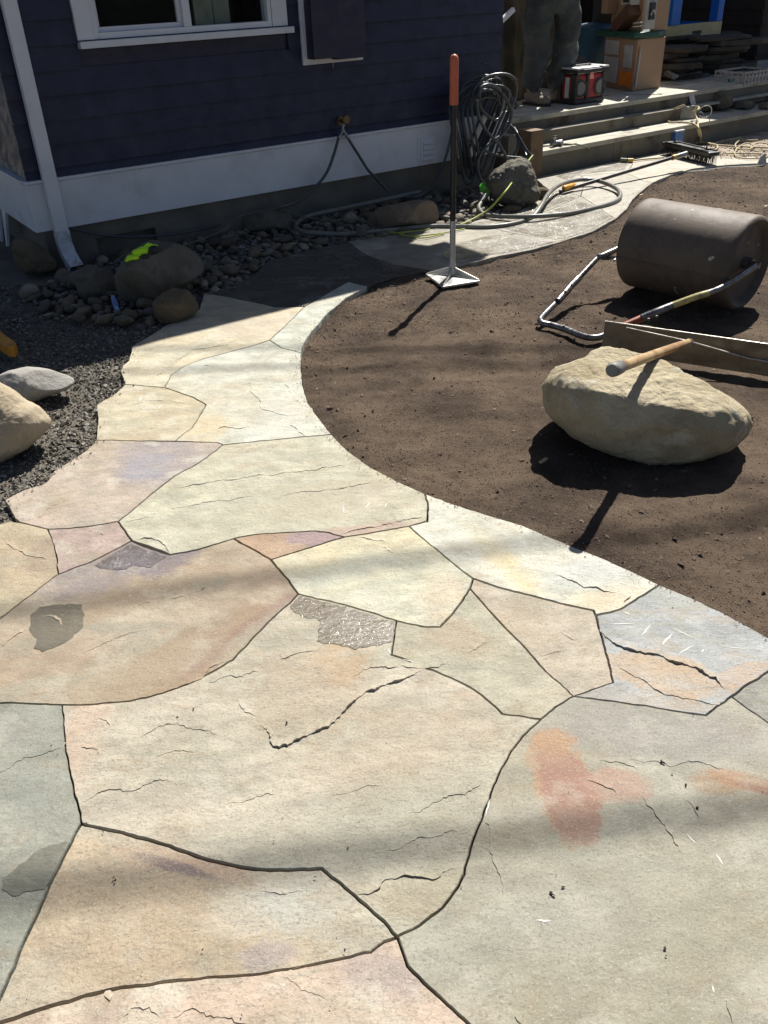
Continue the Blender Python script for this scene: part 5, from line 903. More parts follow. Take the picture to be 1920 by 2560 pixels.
for hp, sgn in ((K[15], -1), (K[18], 1)):           # hands with four fingers and a thumb
    fd = (K[15] - K[14]); fd /= np.linalg.norm(fd); m_ = MB(); c = hp + fd * .05; HV = [hp, c]; HE = [(0, 1)]; HR = [.026, (.036, .018)]
    for q in range(4): b = c + side * (q - 1.5) * .02; i0 = len(HV); HV += [b + fd * .03, b + fd * (.06 + .006 * (q in (1, 2))) - z_ * .012, b + fd * .075 - z_ * .035]; HE += [(1, i0), (i0, i0 + 1), (i0 + 1, i0 + 2)]; HR += [.010, .009, .008]
    b = c - fd * .02 + side * .04 * -sgn; i0 = len(HV); HV += [b, b + fd * .03 - z_ * .01]; HE += [(1, i0), (i0, i0 + 1)]; HR += [.011, .009]
    skin('hand', HV, HE, HR, SKN, pe, 1)
jv = [up(mid, .99), up(mid, .90), up(mid, .84, -.10), up(fA, .66, -.03, .01), up(fA, .48, .0, .025), up(fA, .25, .0, -.01), up(fA, .10, .0, -.0), up(mid, .84, .10), up(fB, .66, .03, .01), up(fB, .48, 0, .025), up(fB, .25, 0, -.01), up(fB, .10, 0, -.0)]
jo = skin('jeans', jv, [(0, 1), (1, 2), (2, 3), (3, 4), (4, 5), (5, 6), (1, 7), (7, 8), (8, 9), (9, 10), (10, 11)], [.175, .17, .15, .135, .122, .118, .108, .15, .135, .122, .118, .108], DENIM, pe, 3)
tx = bpy.data.textures.new('folds', 'CLOUDS'); tx.noise_scale = .14; tx.noise_depth = 3
dm = jo.modifiers.new('folds', 'DISPLACE'); dm.texture = tx; dm.strength = .10; dm.mid_level = .5; dm.texture_coords = 'LOCAL'
sv = [up(mid, .765), up(mid, .98), up(mid, 1.14), up(mid, 1.32), up(mid, 1.45), up(mid, 1.43, -.19), up(mid, 1.27, -.25), up(mid, 1.43, .19), up(mid, 1.27, .25)]
so = skin('shirt', sv, [(0, 1), (1, 2), (2, 3), (3, 4), (4, 5), (5, 6), (4, 7), (7, 8)], [(.205, .205), .195, .165, .165, .10, .075, .07, .075, .07], SHIRT, pe, 2); dm = so.modifiers.new('folds', 'DISPLACE'); dm.texture = tx; dm.strength = .03; dm.mid_level = .5; dm.texture_coords = 'LOCAL'
for fp, yaw in ((fA, -.55), (fB, .45)):
    c_, s_n = math.cos(yaw), math.sin(yaw); fd = np.array([fdir[0] * c_ - fdir[1] * s_n, fdir[0] * s_n + fdir[1] * c_, 0]); b = np.array([fp[0], fp[1], DK])
    sd_ = np.array([-fd[1], fd[0], 0]); m = MB()
    for cc, A_ in ((b + fd * .10 + z_ * .045, (fd * .115, sd_ * .05, z_ * .042)), (b - fd * .02 + z_ * .06, (fd * .085, sd_ * .045, z_ * .055)), (b + fd * .03 + z_ * .075, (fd * .09, sd_ * .043, z_ * .05))):
        m.add([np.array(cc) + A_[0] * v.x + A_[1] * v.y + A_[2] * v.z for v in IV], IF, True)
    m.tube([b + z_ * .05 - fd * .01, b + z_ * .12 - fd * .01, b + z_ * .20 - fd * .015], [.052, .054, .060], 16); m.build('boot', BOOT, pe)
    m = MB(); sd_ = np.array([-fd[1], fd[0], 0]); m.prism([b - fd * .10 - sd_ * .035, b - fd * .10 + sd_ * .035, b + fd * .10 + sd_ * .05, b + fd * .20 + sd_ * .035, b + fd * .215, b + fd * .20 - sd_ * .035, b + fd * .10 - sd_ * .05], z_ * .022); m.build('sole', simple('dark_sole', C(60, 54, 48), .8), pe, bevel=.003)
hv = K[6]; lump(hv + z_ * .03 - fdir * .012, (side * .088, fdir * .10, z_ * .085), HAIR, 'hair', pe, 4, .05)
for s in (-1, 1):
    lump(hv - z_ * .01 + fdir * .085 + side * .03 * s, (side * .011, fdir * .008, z_ * .008), simple('eye_white', C(230, 228, 222), .3), 'eye', pe, 1, 0); lump(hv - z_ * .03 + side * .088 * s, (side * .012, fdir * .02, z_ * .032), SKN, 'ear', pe, 1, 0)
lump(hv - z_ * .03 + fdir * .098, (side * .014, fdir * .02, z_ * .026), SKN, 'nose', pe, 1, 0); lump(hv - z_ * .065 + fdir * .08, (side * .024, fdir * .008, z_ * .007), simple('lips', C(160, 96, 86), .5), 'mouth', pe, 1, 0)
# ================================================================ THINGS ON THE DECK
# olive jacket heap behind the person
OLV = simple('olive_canvas', C(96, 88, 70, .65), .95, var=.35, vs=5, bst=.6, bs=14, bd=.015, dirt=C(120, 84, 108, .5), dirt_amt=.5, dsc=2)
m = MB(); vs = []; NA, NB = 26, 40
bl = [P3(1236, 330, -.9), P3(1320, 300, -.9)]
ba, bz = PA(1290, 60, -1.15)
for j in range(NB):
    for i in range(NA):
        a = ba - .26 + .52 * i / (NA - 1); z = .40 + 1.30 * j / (NB - 1); k = .10 * noise.noise(Vector((a * 7, z * 1.8, 1))) + .04 * noise.noise(Vector((a * 18, z * 5, 2))); vs.append(L3(a, -1.15 + k + .08 * (1 - j / NB), z))
m.add(vs, [(j * NA + i, j * NA + i + 1, (j + 1) * NA + i + 1, (j + 1) * NA + i) for j in range(NB - 1) for i in range(NA - 1)], True); jk = m.build('hanging_tarp', OLV); sol = jk.modifiers.new('s', 'SOLIDIFY'); sol.thickness = .008
tag(jk, 'crumpled olive canvas tarp hanging behind the person at the house corner', 'tarp')
m = MB(); p0, p1 = P3(1254, 52, -.55), P3(1279, 28, -.55); m.box((p0 + p1) / 2, np.linalg.norm(p1 - p0) + .05, .03, .035, ax=(p1 - p0) / np.linalg.norm(p1 - p0), ay=n3); tag(m.build('white_batten', WHITE), 'short white batten leaning at a slant beside the house corner', 'batten')
m = MB(); g0 = G(1276, 262, .40); m.box(g0 + z_ * .03, .09, .07, .06, ax=w3, ay=n3); bp = m.build('cord_reel', simple('blue_plastic', C(40, 120, 190, .8), .4), bevel=.012); tag(bp, 'small blue cord reel on the deck edge left of the boots', 'cord reel')
mm2 = MB(); mm2.tube(cat([G(1282, 262, .43), G(1288, 258, .45), G(1292, 264, .42), G(1288, 270, .41), G(1284, 264, .42)], 5), .005, 6); mm2.build('lead', BLKR, bp)
# radio
RED = simple('red_plastic', C(176, 40, 46, .85), .4, var=.1); RBK = simple('radio_black', C(44, 44, 44, .9), .5); RWH = simple('radio_grey_white', C(216, 216, 212, .85), .4, metal=.1)
rg = G(1470, 258, .40); ra = (rg[:2] - OO) @ WD; rn = (rg[:2] - OO) @ WN
ra0, ra1 = ra - .19, ra + .19
rd = empty('jobsite_radio', L3(ra, rn - .1, .4), 'red and black jobsite radio with round speakers standing on the deck beside the boots', 'radio')
def rbox(name, mat, a0_, a1_, n0_, n1_, z0_, z1_, bv=.006): m = MB(); m.wbox(ra + a0_, ra + a1_, rn + n0_, rn + n1_, .4 + z0_, .4 + z1_); return m.build(name, mat, rd, bevel=bv)
rbox('body', RED, -.17, .17, -.20, .0, .03, .24, .02); rbox('base', RBK, -.19, .19, -.22, .02, .0, .045, .015)
for s in (-.05, .145): rbox('corner_guard', RBK, s, s + .035, -.05, .014, .03, .25, .008)
rbox('corner_guard', RBK, -.19, -.155, -.05, .014, .03, .25, .008)
rbox('corner_guard', RBK, -.19, -.155, -.215, -.17, .03, .25, .008)
rbox('side_stripe', RWH, -.178, -.170, -.13, -.08, .05, .22, .002).__setitem__('label', 'pale stripe on the end')
m = MB(); 
for (a0_, a1_, n0_, n1_) in ((-.20, .20, .0, .035), (-.20, .20, -.235, -.20), (-.20, -.165, -.20, .0), (.165, .20, -.20, .0)): m.wbox(ra + a0_, ra + a1_, rn + n0_, rn + n1_, .655, .685)
m.build('roll_cage', RBK, rd, bevel=.006)
rbox('top_panel', RWH, -.16, .16, -.20, -.0, .245, .295, .012); rbox('top_cap', RWH, -.198, -.11, -.20, .036, .286, .300, .004); rbox('top_cap', RWH, .12, .198, -.20, .036, .286, .300, .004); rbox('carry_handle', RBK, -.12, .12, -.14, -.11, .30, .312, .004)
for s in (-.115, .13):
    m = MB(); m.lathe(L3(ra + s, rn + .002, .53), n3, [(0, .07), (.014, .07), (.016, .062), (.008, .055), (.006, 0)], 24); sp = m.build('speaker', RBK, rd)
    m = MB(); m.lathe(L3(ra + s, rn + .001, .53), n3, [(0, .075), (.010, .075), (.010, .071)], 24); m.build('speaker_ring', simple('dull_grey_ring', C(130, 128, 124, .8), .5), sp)
m = MB(); m.prism([L3(ra - .02, rn + .002, .60), L3(ra + .045, rn + .002, .60), L3(ra + .03, rn + .002, .65), L3(ra - .0, rn + .002, .65)], n3 * .004); m.build('badge', simple('pale_red', C(240, 150, 140), .5), rd)
# play kitchen
BEI = simple('beige_play_plastic', C(206, 168, 132, .6), .6, var=.12, vs=3, bst=.1, dirt=C(150, 116, 86), dirt_amt=.5, dsc=6); PWH = simple('play_white', C(206, 204, 196, .65), .5, dirt=C(160, 152, 140), dirt_amt=.4); PGR = simple('play_green', C(46, 92, 78, .7), .4, var=.2); PBR = simple('brown_plastic', C(104, 72, 52, .7), .6, var=.2); PORG = simple('orange_play_plastic', C(230, 130, 30, .8), .45, var=.2)
q0, q1, q2 = G(1503, 215, .4), G(1581, 229, .4), G(1650, 219, .4)
pk = empty('play_kitchen', q1, 'beige toy kitchen with white doors, green counter and an orange cubby on the deck', 'toy kitchen')
fx = (q1 - q0) / np.linalg.norm(q1 - q0); sx_ = (q2 - q1) / np.linalg.norm(q2 - q1); sx_ = sx_ - fx * (sx_ @ fx) * .0; FW, SW = np.linalg.norm(q1 - q0), np.linalg.norm(q2 - q1)
fn = np.array([fx[1], -fx[0], 0]); sn = np.array([sx_[1], -sx_[0], 0]); hC = .45
def quadp(o_, e, a, b, z0_, z1_, nrm, th, name, mat, bv=.004, par=None, off=0.001):
    p = [o_ + e * a + z_ * z0_, o_ + e * b + z_ * z0_, o_ + e * b + z_ * z1_, o_ + e * a + z_ * z1_]; p = [x + nrm * off for x in p]; m = MB(); m.prism(p, nrm * th); return m.build(name, mat, par or pk, bevel=bv)
m = MB(); q3 = q0 + (q2 - q1); m.prism([q0, q1, q2, q3], z_ * hC); m.build('cabinet', BEI, pk, bevel=.012)
quadp(q0, fx, .03, FW * .47, .30, .425, fn, .014, 'drawer_front', PWH); quadp(q0, fx, .03, FW * .50, .05, .28, fn, .014, 'oven_door', PWH); quadp(q0, fx, FW * .66, FW * .90, .20, .40, fn, .014, 'cupboard_door', PWH)
quadp(q0, fx, FW * .56, FW * .93, .035, .165, fn, .010, 'orange_cubby', PORG); m = MB(); m.tube(cat([q1 + sx_ * .04 + sn * .01 + z_ * .38, q1 + sx_ * .035 + sn * .012 + z_ * .3, q1 + sx_ * .03 + sn * .01 + z_ * .18, q1 + sx_ * .02 + sn * .014 + z_ * .04], 4), .011); m.build('gap_foam', PWH, pk)
cp = [q0 - fx * .17 + fn * .03, q1 + fn * .03 - fx * .02, q1 + sx_ * SW * .62 + sn * .035, q2 + sn * .01 - sx_ * .02, q3 - fn * .02, q0 - fx * .17 - fn * .25]
m = MB(); m.prism([x + z_ * (hC + .001) for x in cp], z_ * .055); m.build('counter', PGR, pk, bevel=.014)
bk = q3 + sx_ * -.16; m = MB(); m.prism([q2 - sx_ * .22 + sn * .0, q2, q3, q3 - sx_ * .12], z_ * .001 + z_ * 0); zt = hC + .057
def hut(a, b, z0_, z1_, dep, name, mat): # back upright parts above the counter, on the far side
    o_ = q0 - fn * .12; p = [o_ + fx * a + z_ * z0_, o_ + fx * b + z_ * z0_, o_ + fx * b + z_ * z1_, o_ + fx * a + z_ * z1_]; m = MB(); m.prism(p, -fn * dep); return m.build(name, mat, pk, bevel=.006)
hut(-.12, .42, zt, 1.15, .03, 'back_panel', BEI); hut(-.13, -.02, zt + .14, 1.15, -.12, 'side_shelf', BEI); hut(.18, .36, zt + .22, zt + .32, -.10, 'microwave', PWH); hut(.22, .33, zt + .24, zt + .30, -.104, 'microwave_window', RBK)
colp = q2 - sx_ * .20; m = MB(); m.prism([colp + sn * .0 + z_ * zt, q2 + z_ * zt, q2 - sn * .05 + z_ * zt, colp - sn * .05 + z_ * zt], z_ * .72); m.build('tall_side', BEI, pk, bevel=.008)
quadp(colp - sx_ * .14, sx_, .0, .14, zt + .02, zt + .40, sn, .03, 'phone_panel', PWH, off=-.02); quadp(colp - sx_ * .14, sx_, .035, .105, zt + .10, zt + .24, sn, .03, 'phone_panel', RBK, off=-.0); m = MB(); hh = colp - sx_ * .10 + sn * .035 + z_ * (zt + .14); m.tube(cat([hh, hh + sx_ * .03 + z_ * .04, hh + sx_ * .06], 4), .008); m.build('phone_handset', PWH, pk)
for dz in (.05, .08): quadp(colp - sx_ * .30, sx_, .0, .13, zt + dz, zt + dz + .008, sn, .03, 'shelf_bar', PWH, bv=.001)
bx0 = q0 + fx * .20 - fn * .06 + z_ * (zt + .0); bxo = empty('planter_box', bx0, 'brown plastic trough lying tilted on the green toy counter', 'trough')
tilt = (fx * .80 + z_ * .55); tilt /= np.linalg.norm(tilt); tn = np.cross(tilt, fn); tn = tn if tn[2] > 0 else -tn
cbx = bx0 + z_ * .10 + fx * .05
for nm, cc, s3 in (('bottom', cbx - tn * .05, (.30, .14, .008)), ('side', cbx + fn * .07, (.30, .008, .11)), ('side', cbx - fn * .07, (.30, .008, .11)), ('end', cbx + tilt * .146, (.008, .13, .11)), ('end', cbx - tilt * .146, (.008, .13, .11))):
    m = MB(); m.box(cc, *s3, ax=tilt, ay=fn, az=tn); m.build(nm, PBR, bxo, bevel=.002)
# blue bin, grey bag and red cloth left of the toy kitchen
m = MB(); bb = q0 - fx * .42 - fn * .10; m.lathe(bb + z_ * .16, z_, [(0, .0), (0, .17), (.32, .20), (.36, .20), (.38, .17), (.40, 0)], 20); tag(m.build('storage_bin', simple('teal_plastic', C(34, 92, 120, .6), .5, var=.2), bevel=0), 'round teal storage bin behind the radio', 'bin')
GBAG = simple('grey_sacking', C(124, 118, 112, .6), .95, var=.3, bst=.6, bs=16, bd=.015)
b1_ = G(1425, 225, .4); ob = lump(b1_ + z_ * .14, (w3 * .17, n3 * .12, z_ * .17), GBAG, 'sack', None, 2, .35); tag(ob, 'grey sack slumped on the deck behind the radio', 'sack')
ob = lump(G(1462, 205, .4) + z_ * .13, (w3 * .10, n3 * .1, z_ * .18), simple('dull_brown_sack', C(100, 88, 78, .6), .95, bst=.6, bs=16, bd=.01), 'sack', None, 7, .35); tag(ob, 'brown sack leaning on the left side of the toy kitchen', 'sack')
ob = lump(G(1418, 232, .4) + z_ * .10 + n3 * .14, (w3 * .17, n3 * .06, z_ * .07), simple('red_cloth', C(130, 44, 48, .7), .9, bst=.5, bs=20, bd=.01), 'red_cloth', None, 5, .3); tag(ob, 'dark red cloth draped over the grey sack', 'cloth')
ob = lump(G(1452, 175, .4) + z_ * .42 - n3 * .15, (w3 * .05, n3 * .04, z_ * .05), simple('yellow_rag', C(190, 190, 70, .7), .9), 'yellow_rag', None, 6, .3); tag(ob, 'yellow rag hanging at the left end of the green counter', 'rag')
m = MB(); p_ = L3(*PA(1390, 60, -1.6)[:1], -1.6, .4); m.box(p_ + z_ * .95 + w3 * .3, .9, .35, .05, ax=w3, ay=n3); m.box(p_ + z_ * .45 + w3 * .7, .05, .3, .9, ax=w3, ay=n3); m.box(p_ + z_ * .45 - w3 * .12, .05, .3, .9, ax=w3, ay=n3); tag(m.build('work_bench', simple('dark_bench', C(84, 80, 72, .6), .8)), 'dark bench behind the person', 'bench')
# ================================================================ BLUE PLAY TABLE, SLAB STACKS, BACKGROUND
BLUE = simple('bright_blue_plastic', C(20, 120, 214, .85), .45, var=.1, bst=.1); YWH = simple('cream_plastic', C(222, 206, 150, .7), .5, var=.1)
def b4(u, v, off): return PA(u, v, off)
off = -1.5; aL, zb_ = b4(1664, 102, off); aR, zt_ = b4(1800, 92, off); zt2 = b4(1700, 62, off)[1]
bl = empty('play_house', L3((aL + aR) / 2, off, zb_), 'bright blue toy house with a cream base panel behind the toy kitchen', 'toy house')
def bb_(name, mat, a0_, a1_, n0_, n1_, z0_, z1_, bv=.006): m = MB(); m.wbox(a0_, a1_, off + n0_, off + n1_, z0_, z1_); return m.build(name, mat, bl, bevel=bv)
bb_('base_panel', YWH, aL, aR, -.03, .0, zb_, zt2); bb_('post', BLUE, aL + .03, aL + .18, -.10, .02, zt2 + .001, 1.9); bb_('post', BLUE, aR - .12, aR - .02, -.10, .01, zt2 + .001, 1.9)
bb_('back_wall', BLUE, aL + .18, aL + .52, -.60, -.56, zt2 - .02, 1.9); bb_('floor', BLUE, aL + .03, aR - .02, -.56, -.031, zt2 - .04, zt2 - .01); bb_('back_wall', simple('dark_brown_board', C(70, 58, 48, .6), .9), aL + .53, aR - .12, -.60, -.56, zt2 - .02, 1.9)
SLAB = rock_mat('slab_grey', (120, 114, 100), (98, 90, 78), .6, (140, 134, 120), .6)
random.seed(21)
def slab(cx_, cn_, cz_, la, ln, th, yaw, name, label, group, matl=SLAB):
    k = random.randint(6, 8); pts = []
    for i in range(k): th_ = 2 * math.pi * i / k + random.uniform(-.2, .2); r_ = random.uniform(.8, 1.08); x, y = la * r_ * math.cos(th_), ln * r_ * math.sin(th_); pts.append(L3(cx_ + x * math.cos(yaw) - y * math.sin(yaw), cn_ + x * math.sin(yaw) + y * math.cos(yaw), cz_ + random.uniform(-.004, .004)))
    m = MB(); m.prism(pts, z_ * th); return tag(m.build(name, matl, bevel=.006), label, 'stone slab', group)
GRP = 'leftover slabs stacked at the back of the deck'
for ca_, cn_, hN, l0, l1 in ((6.85, -1.12, 7, .28, .42), (7.55, -1.05, 8, .30, .45), (7.3, -1.72, 9, .40, .6), (8.1, -1.55, 7, .3, .45)):
    zc = .40
    for i in range(hN):
        th_ = random.uniform(.028, .055); slab(ca_ + random.uniform(-.12, .12), cn_ + random.uniform(-.10, .10), zc, random.uniform(l0, l1), random.uniform(.2, .32), th_, random.uniform(-.5, .5), 'stone_slab', 'rough grey slab in the shaded pile beyond the toy kitchen', GRP); zc += th_ + .004
m = MB(); q = G(1655, 205, .5); m.prism([G(1655, 186, .46), G(1668, 178, .5), G(1697, 192, .46), G(1685, 200, .44)], (0, 0, .012)); tag(m.build('grey_lid', simple('grey_lid', C(150, 150, 150, .6), .35)), 'grey lid lying open beside the toy kitchen', 'lid')
for (u, v, z0_, r_, lb) in [(1800, 268, .19, .17, 'dark round boulder on the lower landing right of the metal scraps')]:
    rock('rock', lb, [(u - 27, v - 30), (u - 12, v - 40), (u + 18, v - 38), (u + 32, v - 22), (u + 30, v - 2), (u + 5, v + 6), (u - 22, v + 2)], RKG, .9, .65, .0, .03, seed=31, res=(48, 28), z0=.19)
rock('rock', 'long low grey rock on the landing beneath the white crate', [(1830, 262), (1840, 254), (1870, 252), (1888, 258), (1892, 268), (1870, 272), (1838, 270)], RKG, .9, .65, 0, .03, seed=32, res=(48, 28), z0=.19)
rock('rock', 'low grey rock at the right frame edge on the landing', [(1893, 262), (1905, 256), (1925, 256), (1940, 264), (1930, 272), (1900, 272)], RKG, .9, .65, 0, .03, seed=33, res=(48, 28), z0=.19)
m = MB(); q = G(1816, 232, .3); m.prism([q + w3 * -.05, q + w3 * .06, q + w3 * .07 + z_ * .12, q - w3 * .0 + z_ * .13], n3 * .01); tag(m.build('green_scrap', simple('teal_cloth', C(50, 150, 120, .6), .7)), 'scrap of teal plastic standing among the landing rocks', 'scrap')
# white crate with pots
WCR = simple('white_plastic_crate', C(206, 202, 196, .6), .5); cg = G(1885, 245, .19); ka, kn = (cg[:2] - OO) @ WD, (cg[:2] - OO) @ WN
wc = empty('plastic_crate', L3(ka, kn - .25, .19), 'white open-lattice plastic crate at the right frame edge', 'crate')
ka = 6.86; kn = -.21; kx0, kx1, kz0, kz1, kf, kb = ka - .03, ka + .45, .385, .505, kn - .02, kn - .38
m = MB()
for zz in (kz0, kz1 - .02, (kz0 + kz1) / 2): m.wbox(kx0, kx1, kf - .015, kf, zz, zz + .018); m.wbox(kx0, kx1, kb, kb + .015, zz, zz + .018); m.wbox(kx0, kx0 + .014, kb + .015, kf - .015, zz, zz + .018); m.wbox(kx1 - .014, kx1, kb + .015, kf - .015, zz, zz + .018)
m.build('rim', WCR, wc); 
for i in range(9): m = MB(); a_ = kx0 + .003 + (kx1 - kx0 - .02) * i / 8; m.wbox(a_, a_ + .014, kf + .0005, kf + .007, kz0, kz1); m.build('slat', WCR, wc)
for i in range(6): m = MB(); n_ = kb + .01 + (kf - kb - .03) * i / 5; m.wbox(kx0 - .007, kx0 - .0005, n_, n_ + .014, kz0, kz1); m.build('slat', WCR, wc)
m = MB(); m.wbox(kx0 + .03, kx1 - .03, kb + .03, kf - .10, .191, .383); tag(m.build('crate_stand', simple('dull_block', C(110, 104, 94, .6), .9)), 'dull block carrying the white crate', 'block')
for i, (u, v) in enumerate([(1868, 252), (1899, 250)]):
    g = G(u, v, .191); m = MB(); m.lathe(g + n3 * .1 * 0, z_, [(0, 0), (0, .05), (.14, .068), (.145, .075), (.175, .075), (.175, .066), (.12, .055), (.12, 0)], 18); tag(m.build('flower_pot', simple('pale_pot', C(190, 180, 160, .6), .8)), ['pale plant pot left below the white crate', 'pale plant pot right below the white crate'][i], 'pot')
# back fence and dark shed wall that shade the far corner
BRN = simple('dark_brown_boards', C(74, 62, 52, .7), .9, var=.25, vs=4, bst=.5, bs=20, bd=.004, stretch=(1, 1, .2))
fe = empty('back_fence', L3(6, -4.6, 0), 'tall dark brown board fence closing off the yard behind the deck', 'fence')
m0 = None
for i in range(64):
    a_ = 3.5 + i * .152
    if m0 is None: m = MB(); m.wbox(a_, a_ + .146, -4.62, -4.60, -.1, 3.0); m0 = m.build('board', BRN, fe)
    else: o = m0.copy(); COL.objects.link(o); o.parent = fe; o.location = Vector(w3 * .152 * i) + Vector((0, 0, .01 * random.uniform(-1, 1)))
sd_w = empty('brown_shed', L3(9.5, -1.6, 0), 'dark brown shed wall at the far right of the deck', 'shed')
for i in range(23):
    zz = .30 + i * .16
    m = MB(); m.prism([L3(8.8, -1.5, zz), L3(8.78, -1.5, zz), L3(8.795, -1.5, zz + .165), L3(8.8, -1.5, zz + .165)], -n3 * 3.0); m.build('board', BRN, sd_w)
    m = MB(); m.prism([L3(8.8, -1.499, zz), L3(8.8, -1.48, zz), L3(8.8, -1.495, zz + .165), L3(8.8, -1.499, zz + .165)], w3 * 3.4); m.build('board', BRN, sd_w)
m = MB(); m.wbox(8.801, 12.2, -4.4, -1.501, 0, 4.0); m.build('wall', BRN, sd_w); m = MB(); m.wbox(8.70, 12.3, -4.55, -1.40, 4.001, 4.15); m.build('roof', ROOFM, sd_w)
# ================================================================ LITTER ON THE STEPS
SHM = simple('galvanised_sheet', C(176, 174, 168, .65), .42, metal=.5, var=.25, dirt=C(120, 110, 98), dirt_amt=.6, dsc=8)
ms = empty('metal_flashing', G(1720, 300, .19), 'bent grey sheet-metal box lying on the lower step with cord around it', 'sheet metal')
def T(u, v, z=.19): return G(u, v, z)
m = MB(); m.prism([T(1674, 301, .19), T(1738, 296, .19), Yd(1740, 276, T(1738, 296)[1]), Yd(1712, 265, T(1712, 298)[1]), Yd(1669, 279, T(1674, 301)[1])], (0.002, .006, 0)); m.build('front_plate', SHM, ms)
m = MB(); m.prism([T(1738, 296, .19), T(1750, 288, .19) , Yd(1752, 270, T(1750, 288)[1]), Yd(1740, 276, T(1738, 296)[1])], (0.006, .002, 0)); m.build('end_plate', SHM, ms)
m = MB(); m.prism([T(1738, 290, .19) - n3 * .02, T(1752, 286, .19) - n3 * .02, Yd(1733, 229, T(1745, 290)[1] + .05), Yd(1720, 231, T(1738, 290)[1] + .05)], (0.002, .006, 0)); m.build('upright_flap', simple('bright_sheet', C(210, 206, 206, .7), .35, metal=.4), ms)
cd = dict(n=6, seg=8)
thing_tube('extension_cord', 'tan cord looped around the metal flashing and dropping off the step', 'cord', [T(1712, 262, .33), T(1690, 270, .30), T(1670, 284, .24), T(1662, 296, .2), T(1675, 305, .2), T(1705, 305, .2), T(1735, 310, .2), T(1748, 322, .19), G(1753, 338, .10), G(1750, 352, .03), G(1758, 356, .012), G(1790, 362, .012), G(1792, 372, .012), G(1770, 379, .012), G(1740, 380, .012), G(1715, 374, .012), G(1712, 366, .012), G(1735, 358, .012), G(1765, 356, .015), G(1785, 362, .014), G(1850, 366, .012), G(1930, 370, .012)], .0075, CORD)
thing_tube('extension_cord', 'tan cord knotted on the right of the metal flashing', 'cord', [T(1732, 280, .26), T(1742, 276, .30), T(1748, 270, .30), T(1740, 268, .30), T(1735, 282, .25), T(1744, 300, .2), T(1745, 320, .19), G(1748, 340, .08), G(1752, 352, .02)], .009, CORD)
thing_tube('wire_loop', 'thin pale wire loop standing up beside the metal flashing', 'wire', [T(1745, 276, .28), T(1756, 268, .32), T(1770, 264, .33), T(1779, 272, .30), T(1775, 288, .22), T(1760, 294, .2), T(1746, 287, .21), T(1752, 280, .24), T(1762, 288, .21)], .004, simple('pale_wire', C(200, 196, 184, .7), .4))
thing_tube('extension_cord', 'thin cord running down from the deck to the metal flashing', 'cord', [G(1520, 234, .405), G(1580, 235, .405), G(1635, 235, .41), T(1655, 236, .40), T(1680, 250, .34), T(1708, 262, .30), T(1713, 264, .32)], .0045, simple('pale_wire', (1,) * 4))
thing_tube('extension_cord', 'tan cord coiled in wide rings at the right behind the broom', 'cord', [G(1780, 386, .012), G(1850, 383, .012), G(1915, 386, .012), G(1910, 394, .012), G(1860, 396, .012), G(1838, 388, .012), G(1842, 372, .02), G(1865, 358, .02), G(1885, 364, .02), G(1870, 374, .02), G(1845, 372, .02), G(1838, 362, .03), G(1848, 351, .03)], .006, CORD)
thing_tube('extension_cord', 'tan cord ring cut off by the right frame edge', 'cord', [G(1880, 374, .012), G(1878, 364, .02), G(1900, 357, .02), G(1925, 362, .02), G(1922, 374, .012), G(1890, 378, .012)], .006, CORD)
thing_tube('extension_cord', 'thin greenish cord from the lower step down to a plug on the paving', 'cord', [T(1387, 360, .20), T(1420, 360, .20), T(1452, 362, .2), T(1468, 367, .17), G(1480, 380, .10), G(1500, 392, .03), G(1520, 398, .01), G(1553, 400, .012)], .005, simple('greenish_cord', C(160, 160, 120, .7), .6))
thing_tube('extension_cord', 'tan cord from the plug toward the push broom', 'cord', [G(1584, 401, .014), G(1620, 397, .012), G(1661, 394, .012)], .007, CORD)
m = MB(); m.tube([G(1552, 400, .018), G(1568, 401, .018)], .018, 10); pg = m.build('cord_plug', simple('grey_plug', C(130, 128, 108, .8), .5)); tag(pg, 'joined grey and yellow cord plugs lying on the far flagstone', 'plug'); m = MB(); m.tube([G(1569, 401, .018), G(1583, 401, .018)], .018, 10); m.build('socket_body', simple('yellow_plug', C(214, 184, 90, .8), .5), pg)
sp = empty('hose_splitter', T(1380, 358, .19), 'small metal hose splitter on the lower step beside the timber post', 'splitter'); STL = simple('steel_fitting', (1,) * 4)
c_ = T(1378, 360, .215); m = MB(); m.tube([c_, c_ + w3 * .12], [.02, .022], 12); m.tube([c_ + w3 * .04, c_ + w3 * .04 + z_ * .05 - w3 * .01], .016, 10); m.tube([c_ + w3 * .08, c_ + w3 * .08 + n3 * .05], .014, 10); m.build('body', STL, sp); m = MB(); m.box(c_ + w3 * .04 + z_ * .055, .05, .012, .01, ax=w3, ay=n3); m.build('lever', BLKP, sp)
cup = empty('blue_white_carton', G(1684, 372, .0), 'small blue and white carton standing against the riser behind the broom', 'carton'); g = G(1686, 372, .0); m = MB(); m.box(g + z_ * .075, .12, .08, .15, ax=w3, ay=n3); m.build('box', simple('blue_carton', C(96, 140, 200, .75), .5), cup, bevel=.008); m = MB(); m.box(g + z_ * .158, .125, .085, .014, ax=w3, ay=n3); m.build('lid', WHITE, cup, bevel=.004)
m = MB(); q = G(1902, 412, .0); m.prism([q + [-.03, 0, 0], q + [.05, 0, 0], q + [.03, .02, .09], q + [.0, .03, .06]], (0, .012, 0)); tag(m.build('paper_scrap', simple('paper', C(226, 220, 206, .8), .8)), 'crumpled scrap of white paper at the far soil edge', 'paper')
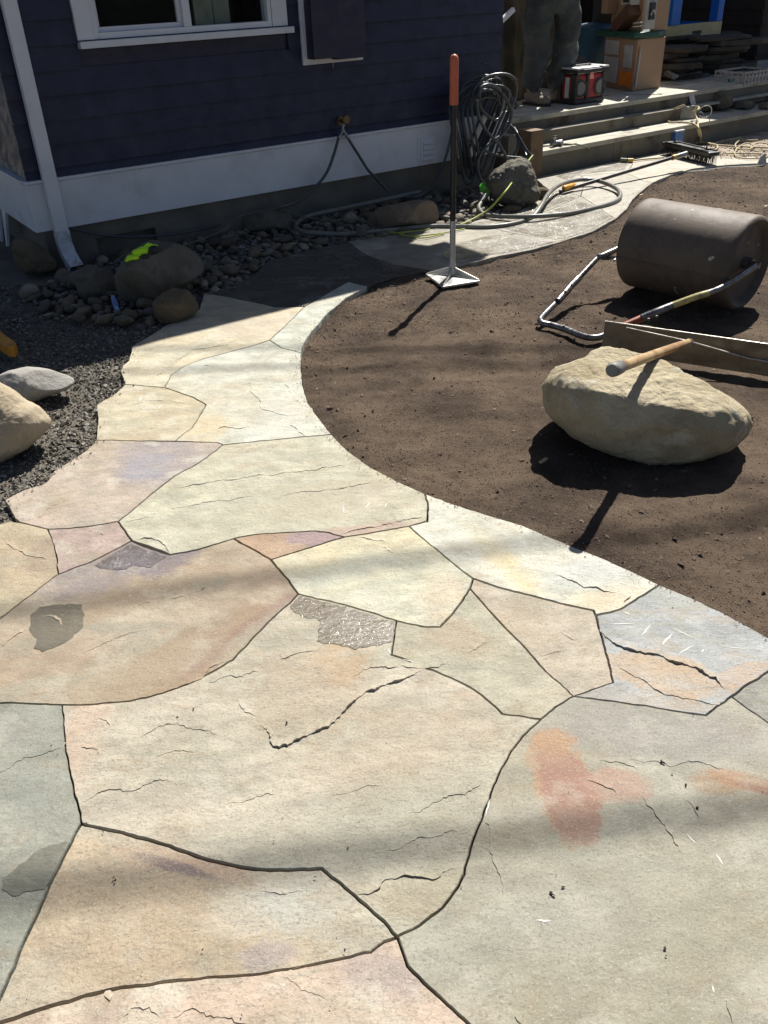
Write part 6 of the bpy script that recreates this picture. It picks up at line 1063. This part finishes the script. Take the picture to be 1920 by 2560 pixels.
for a, b, lb in [((1790, 357), (1851, 344), 'longest pale stick in the sandy litter behind the cord knot'), ((1770, 340), (1800, 330), 'short pale stick in the shade below the lower step'), ((1845, 352), (1895, 350), 'pale stick across the rings of cord at the right')]:
    m = MB(); m.tube([G(*a, .012), G(*b, .03)], .008, 6); tag(m.build('stick', CORD), lb, 'stick', 'sticks in the sandy litter')
P_ = []; S_ = []
for _ in range(700):
    u, v = random.uniform(1770, 1990), random.uniform(345, 398); g = G(u, v); P_.append((g[0], g[1], .0)); S_.append(random.uniform(.006, .02))
tag(chips('sandy_crumbs', P_, S_, chip_mat('sandy_bits', [(120, 100, 80), (200, 180, 150), (226, 212, 190)], .6), .6), kind='stuff')
# wood chips on the soil
for (u, v), lb in zip([(1358, 1155), (1603, 489), (1914, 518)], ['small pale wood chip below the left end of the boulder', 'small pale chip at the soil edge left of the roller', 'small pale chip on the soil behind the roller']):
    g = G(u, v, -.005); m = MB(); m.box(g + z_ * .006, .04, .012, .006, ax=(.7, .7, 0), ay=(-.7, .7, 0)); tag(m.build('wood_chip', CORD), lb, 'wood chip', 'wood chips on the soil')
# ================================================================ OVERHEAD CABLES (their soft shadows cross the flagstones)
CBL = simple('cable_rubber', C(30, 30, 30), .7)
for i, (pa, pb, zz, r_, lb) in enumerate([((0, 2240), (1920, 2015), 7.2, .019, 'overhead cable nearest the camera'), ((0, 1530), (1200, 1375), 7.6, .017, 'second overhead cable from the camera'),
                                      ((300, 872), (1300, 862), 7.6, .014, 'third overhead cable from the camera'), ((300, 930), (1100, 905), 7.8, .013, 'overhead cable farthest from the camera')]):
    A_, B_ = G(*pa), G(*pb); d_ = B_ - A_; d_ /= np.linalg.norm(d_); M_ = (A_ + B_) / 2; o_ = np.array([-SH[0] * zz, -SH[1] * zz, zz])
    m = MB(); m.tube([M_ + o_ + d_ * s for s in (-14, -7, 0, 7, 14)], r_, 8); tag(m.build('overhead_cable', CBL), lb + ', strung high above the yard', 'cable')
    for s in (-14, 14):
        pass
